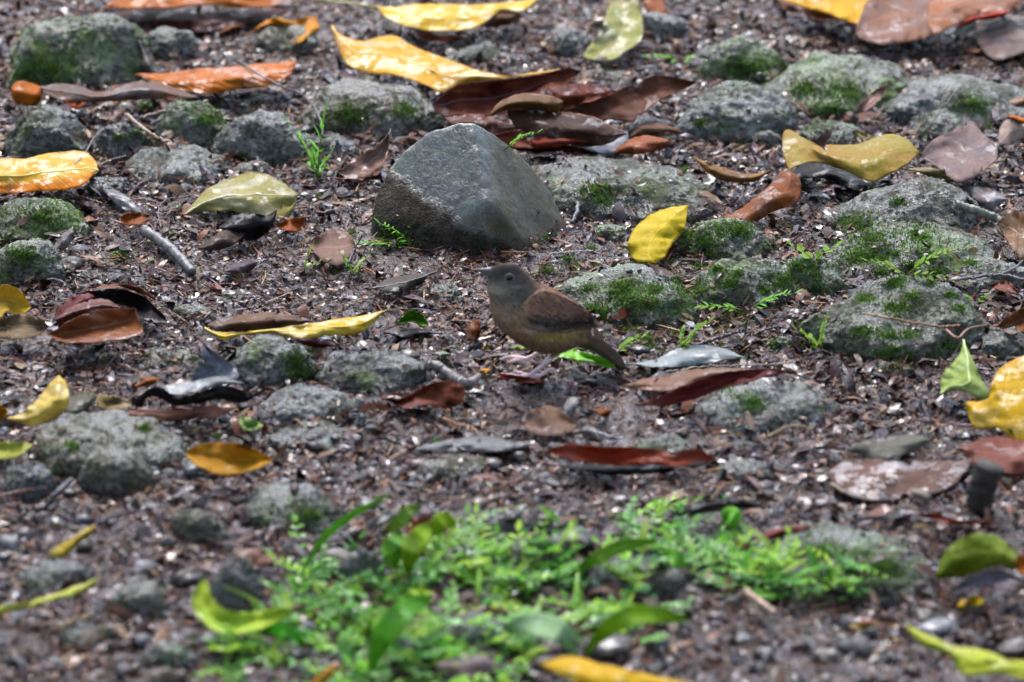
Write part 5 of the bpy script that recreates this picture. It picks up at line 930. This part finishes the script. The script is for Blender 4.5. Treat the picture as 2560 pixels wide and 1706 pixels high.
# wings: a shell of coverts hugging the flank with long flight feathers
bv_body = BVHTree.FromPolygons(BVt.tolist(), [list(p_.vertices) for p_ in me.polygons])
def side_y(x, z, sg):
    h = bv_body.ray_cast(Vector((x, sg * .1, z)), Vector((0, -sg, 0)))
    return abs(h[0].y) if h[0] is not None else 0.0
WM = mat_vcol('wing_feather', .6, .2, .0004, 500, mul=1., dark=.3)
def wing(sg):
    top = catmull([(640, 600), (720, 500), (850, 425), (1000, 450), (1200, 545), (1350, 655), (1470, 770), (1522, 832)], 40)
    bot = catmull([(640, 600), (650, 690), (740, 765), (850, 800), (1000, 822), (1200, 842), (1400, 842), (1522, 832)], 40)
    m = 16; V = np.zeros((40, m, 3)); Cc = np.zeros((40, m, 3))
    for i in range(40):
        for j in range(m):
            v = j / (m - 1); q = top[i] * (1 - v) + bot[i] * v + np.array([0, 24. * (sg > 0)]); p = bp(*q)
            yy = side_y(p[0], p[2], sg); u = i / 39
            yl = .0235 * (1 - u ** 2 * .75) * (math.sin(math.pi * (.012 + .70 * v)) ** .6)
            V[i, j] = (p[0], sg * (max(min(yy, .03), yl * .9) + .0010 + .0010 * math.sin(math.pi * v)), p[2])
            band = math.exp(-((q[1] - (690 + (q[0] - 750) * .10)) / 44) ** 2) * float(np.clip((q[0] - 670) / 120, 0, 1))
            base = np.array([.20, .108, .07]) * (1 - u * .25) if v < .75 else np.array([.18, .125, .10])
            if q[0] < 760: base = base * .6 + np.array([.28, .18, .08]) * .4
            base = base * (1 - .22 * (np.sin(v * 46 - u * 5) > .55) * (u > .3)); Cc[i, j] = base * (1 - .93 * band) + np.array([.010, .009, .009]) * .93 * band
    # smooth lateral positions
    for _ in range(6):
        V[1:-1, 1:-1, 1] = (V[:-2, 1:-1, 1] + V[2:, 1:-1, 1] + V[1:-1, :-2, 1] + V[1:-1, 2:, 1]) / 4
    V = V.reshape(-1, 3); Cc = Cc.reshape(-1, 3)
    F = np.array([(i * m + j, (i + 1) * m + j, (i + 1) * m + j + 1, i * m + j + 1) for i in range(39) for j in range(m - 1)])
    o = mk('wing', V, F, WM, bird, col=Cc * (1 + .25 * fbm(V, 300, 2, 3))[:, None]); md = o.modifiers.new('t', 'SOLIDIFY'); md.thickness = .0008; md.offset = -1 if sg < 0 else 1
    G_ = V.reshape(40, m, 3)
    # flight feathers
    for k in range(9):
        x0, y0 = 800 + k * 22, 640 + k * 20; x1, y1 = 1290 + k * 28 + (k > 5) * 10, 690 + k * 18 if k < 6 else 795 + (k - 6) * 16
        pts = catmull([(x0, y0), ((x0 + x1) / 2, (y0 + y1) / 2 - 14), (x1, y1)], 14); W2 = np.sin(np.pi * np.linspace(.12, .97, 14)) ** .5 * 17
        fv = []; fc = []
        for (qx, qy), ww in zip(pts, W2):
            for dj in (-1, 0, 1):
                p = bp(qx, qy + dj * ww); d_ = np.abs(G_[..., 0] - p[0]) + np.abs(G_[..., 2] - p[2]); yy = np.abs(G_.reshape(-1, 3)[np.argmin(d_), 1])
                fv.append((p[0], sg * (yy + .0012 + .0006 * (dj == 0) - .0004 * (dj == 1)), p[2])); fc.append(np.array([.035, .028, .025]) * (1 if dj != -1 else 1.) if dj < 1 else np.array([.26, .16, .10]))
        ff = np.array([(i * 3 + j, (i + 1) * 3 + j, (i + 1) * 3 + j + 1, i * 3 + j + 1) for i in range(13) for j in range(2)])
        mk('flight_feather', fv, ff, WM, o, col=np.array(fc))
    # coverts
    n_ = 1100; ui = rng.integers(1, 34, n_); vj = rng.integers(1, 12, n_); P_ = G_[ui, vj] + rng.normal(0, .0009, (n_, 3)) * np.array([1, 0, 1]); P_[:, 1] += sg * .0006
    t = np.array([.82, 0, -.57]) + rng.normal(0, .08, (n_, 3)); t /= np.linalg.norm(t, axis=1)[:, None]; N_ = np.tile(np.array([0, sg, .25]), (n_, 1)); s = np.cross(N_, t)
    L_ = rng.uniform(.004, .008, n_)[:, None]; W_ = L_ * .3
    VV = np.stack([P_ - s * W_ * .5, P_ + s * W_ * .5, P_ + t * L_ * .7 + s * W_ * .6, P_ + t * L_, P_ + t * L_ * .7 - s * W_ * .6], 1); VV[:, 2:, 1] += sg * .0005
    mk('coverts', VV.reshape(-1, 3), np.arange(n_ * 5).reshape(-1, 5), WM, o, smooth=False, col=np.repeat(Cc.reshape(40, m, 3)[ui, vj] * rng.uniform(.5, 1.5, (n_, 1)), 5, 0))
wing(-1); wing(1)
# tail feathers
def tail_feather(k):
    f = (k - 2.5) / 2.5
    top = catmull([(1290, 930), (1520, 1000), (1700, 1140), (1820, 1300)], 18); bot = catmull([(1270, 1045), (1460, 1115), (1615, 1220), (1765, 1345)], 18)
    V = []
    for i in range(18):
        u = i / 17; ctr = top[i] * (.5 - .12 * f) + bot[i] * (.5 + .12 * f); hw = np.linalg.norm(top[i] - bot[i]) / 2 * (.88 if u < .9 else .88 - (u - .9) * 4)
        T = (top[min(i + 1, 17)] - top[max(i - 1, 0)]); T = T / np.linalg.norm(T); N2 = np.array([-T[1], T[0]])
        for v in (-1, -.4, .4, 1): q = ctr + N2 * hw * v * 1.15; V.append(bp(q[0], q[1], f * .005 * (1 + u) + .004 * v))
    F = np.array([(i * 4 + j, (i + 1) * 4 + j, (i + 1) * 4 + j + 1, i * 4 + j + 1) for i in range(17) for j in range(3)]); V = np.array(V)
    cc = np.array([.14, .105, .075]) * (1 - .12 * abs(f)); o = mk('tail_feather', V, F, WM, bird, col=np.repeat(cc[None], len(V), 0) * (1 + .2 * fbm(V, 200, 2, k))[:, None])
    md = o.modifiers.new('t', 'SOLIDIFY'); md.thickness = .0007
for k in range(6): tail_feather(k)
# bill, eye
bm_ = mat_bark('bill_horn', (.09, .08, .085), .35)
def cone_bill(pts, rad):
    q = catmull(np.array([bp(*p_) for p_ in pts]), 16); return tube(q, np.interp(np.linspace(0, 1, 16), np.linspace(0, 1, len(rad)), rad), 10)
V, F = cone_bill([(345, 250), (280, 248), (215, 242), (155, 232)], [.0046, .0033, .0021, .0003]); mk('upper_mandible', V, F, bm_, bird)
V, F = cone_bill([(345, 285), (280, 288), (220, 290), (158, 290)], [.0034, .0022, .0014, .0003]); mk('lower_mandible', V, F, bm_, bird)
em = NB('eye_gloss'); em.set('Base Color', (.008, .006, .006)); em.set('Roughness', .05)
for sg in (-1, 1):
    c_ = bp(538, 288); yy = side_y(c_[0], c_[2], sg); V, F = ell(np.array([c_[0], sg * (yy - .0004), c_[2]]), (.0042, .0039, .0028)); mk('eye', V, F, em.m, bird)
    an = np.linspace(0, 2 * np.pi, 25); q = np.stack([c_[0] + .0049 * np.cos(an), np.full(25, sg * (yy + .0003)), c_[2] + .0046 * np.sin(an)], 1); V, F = tube(q, .0005, 6); mk('eye_ring', V, F, mat_bark('eye_ring_skin', (.24, .23, .21), .5), bird)
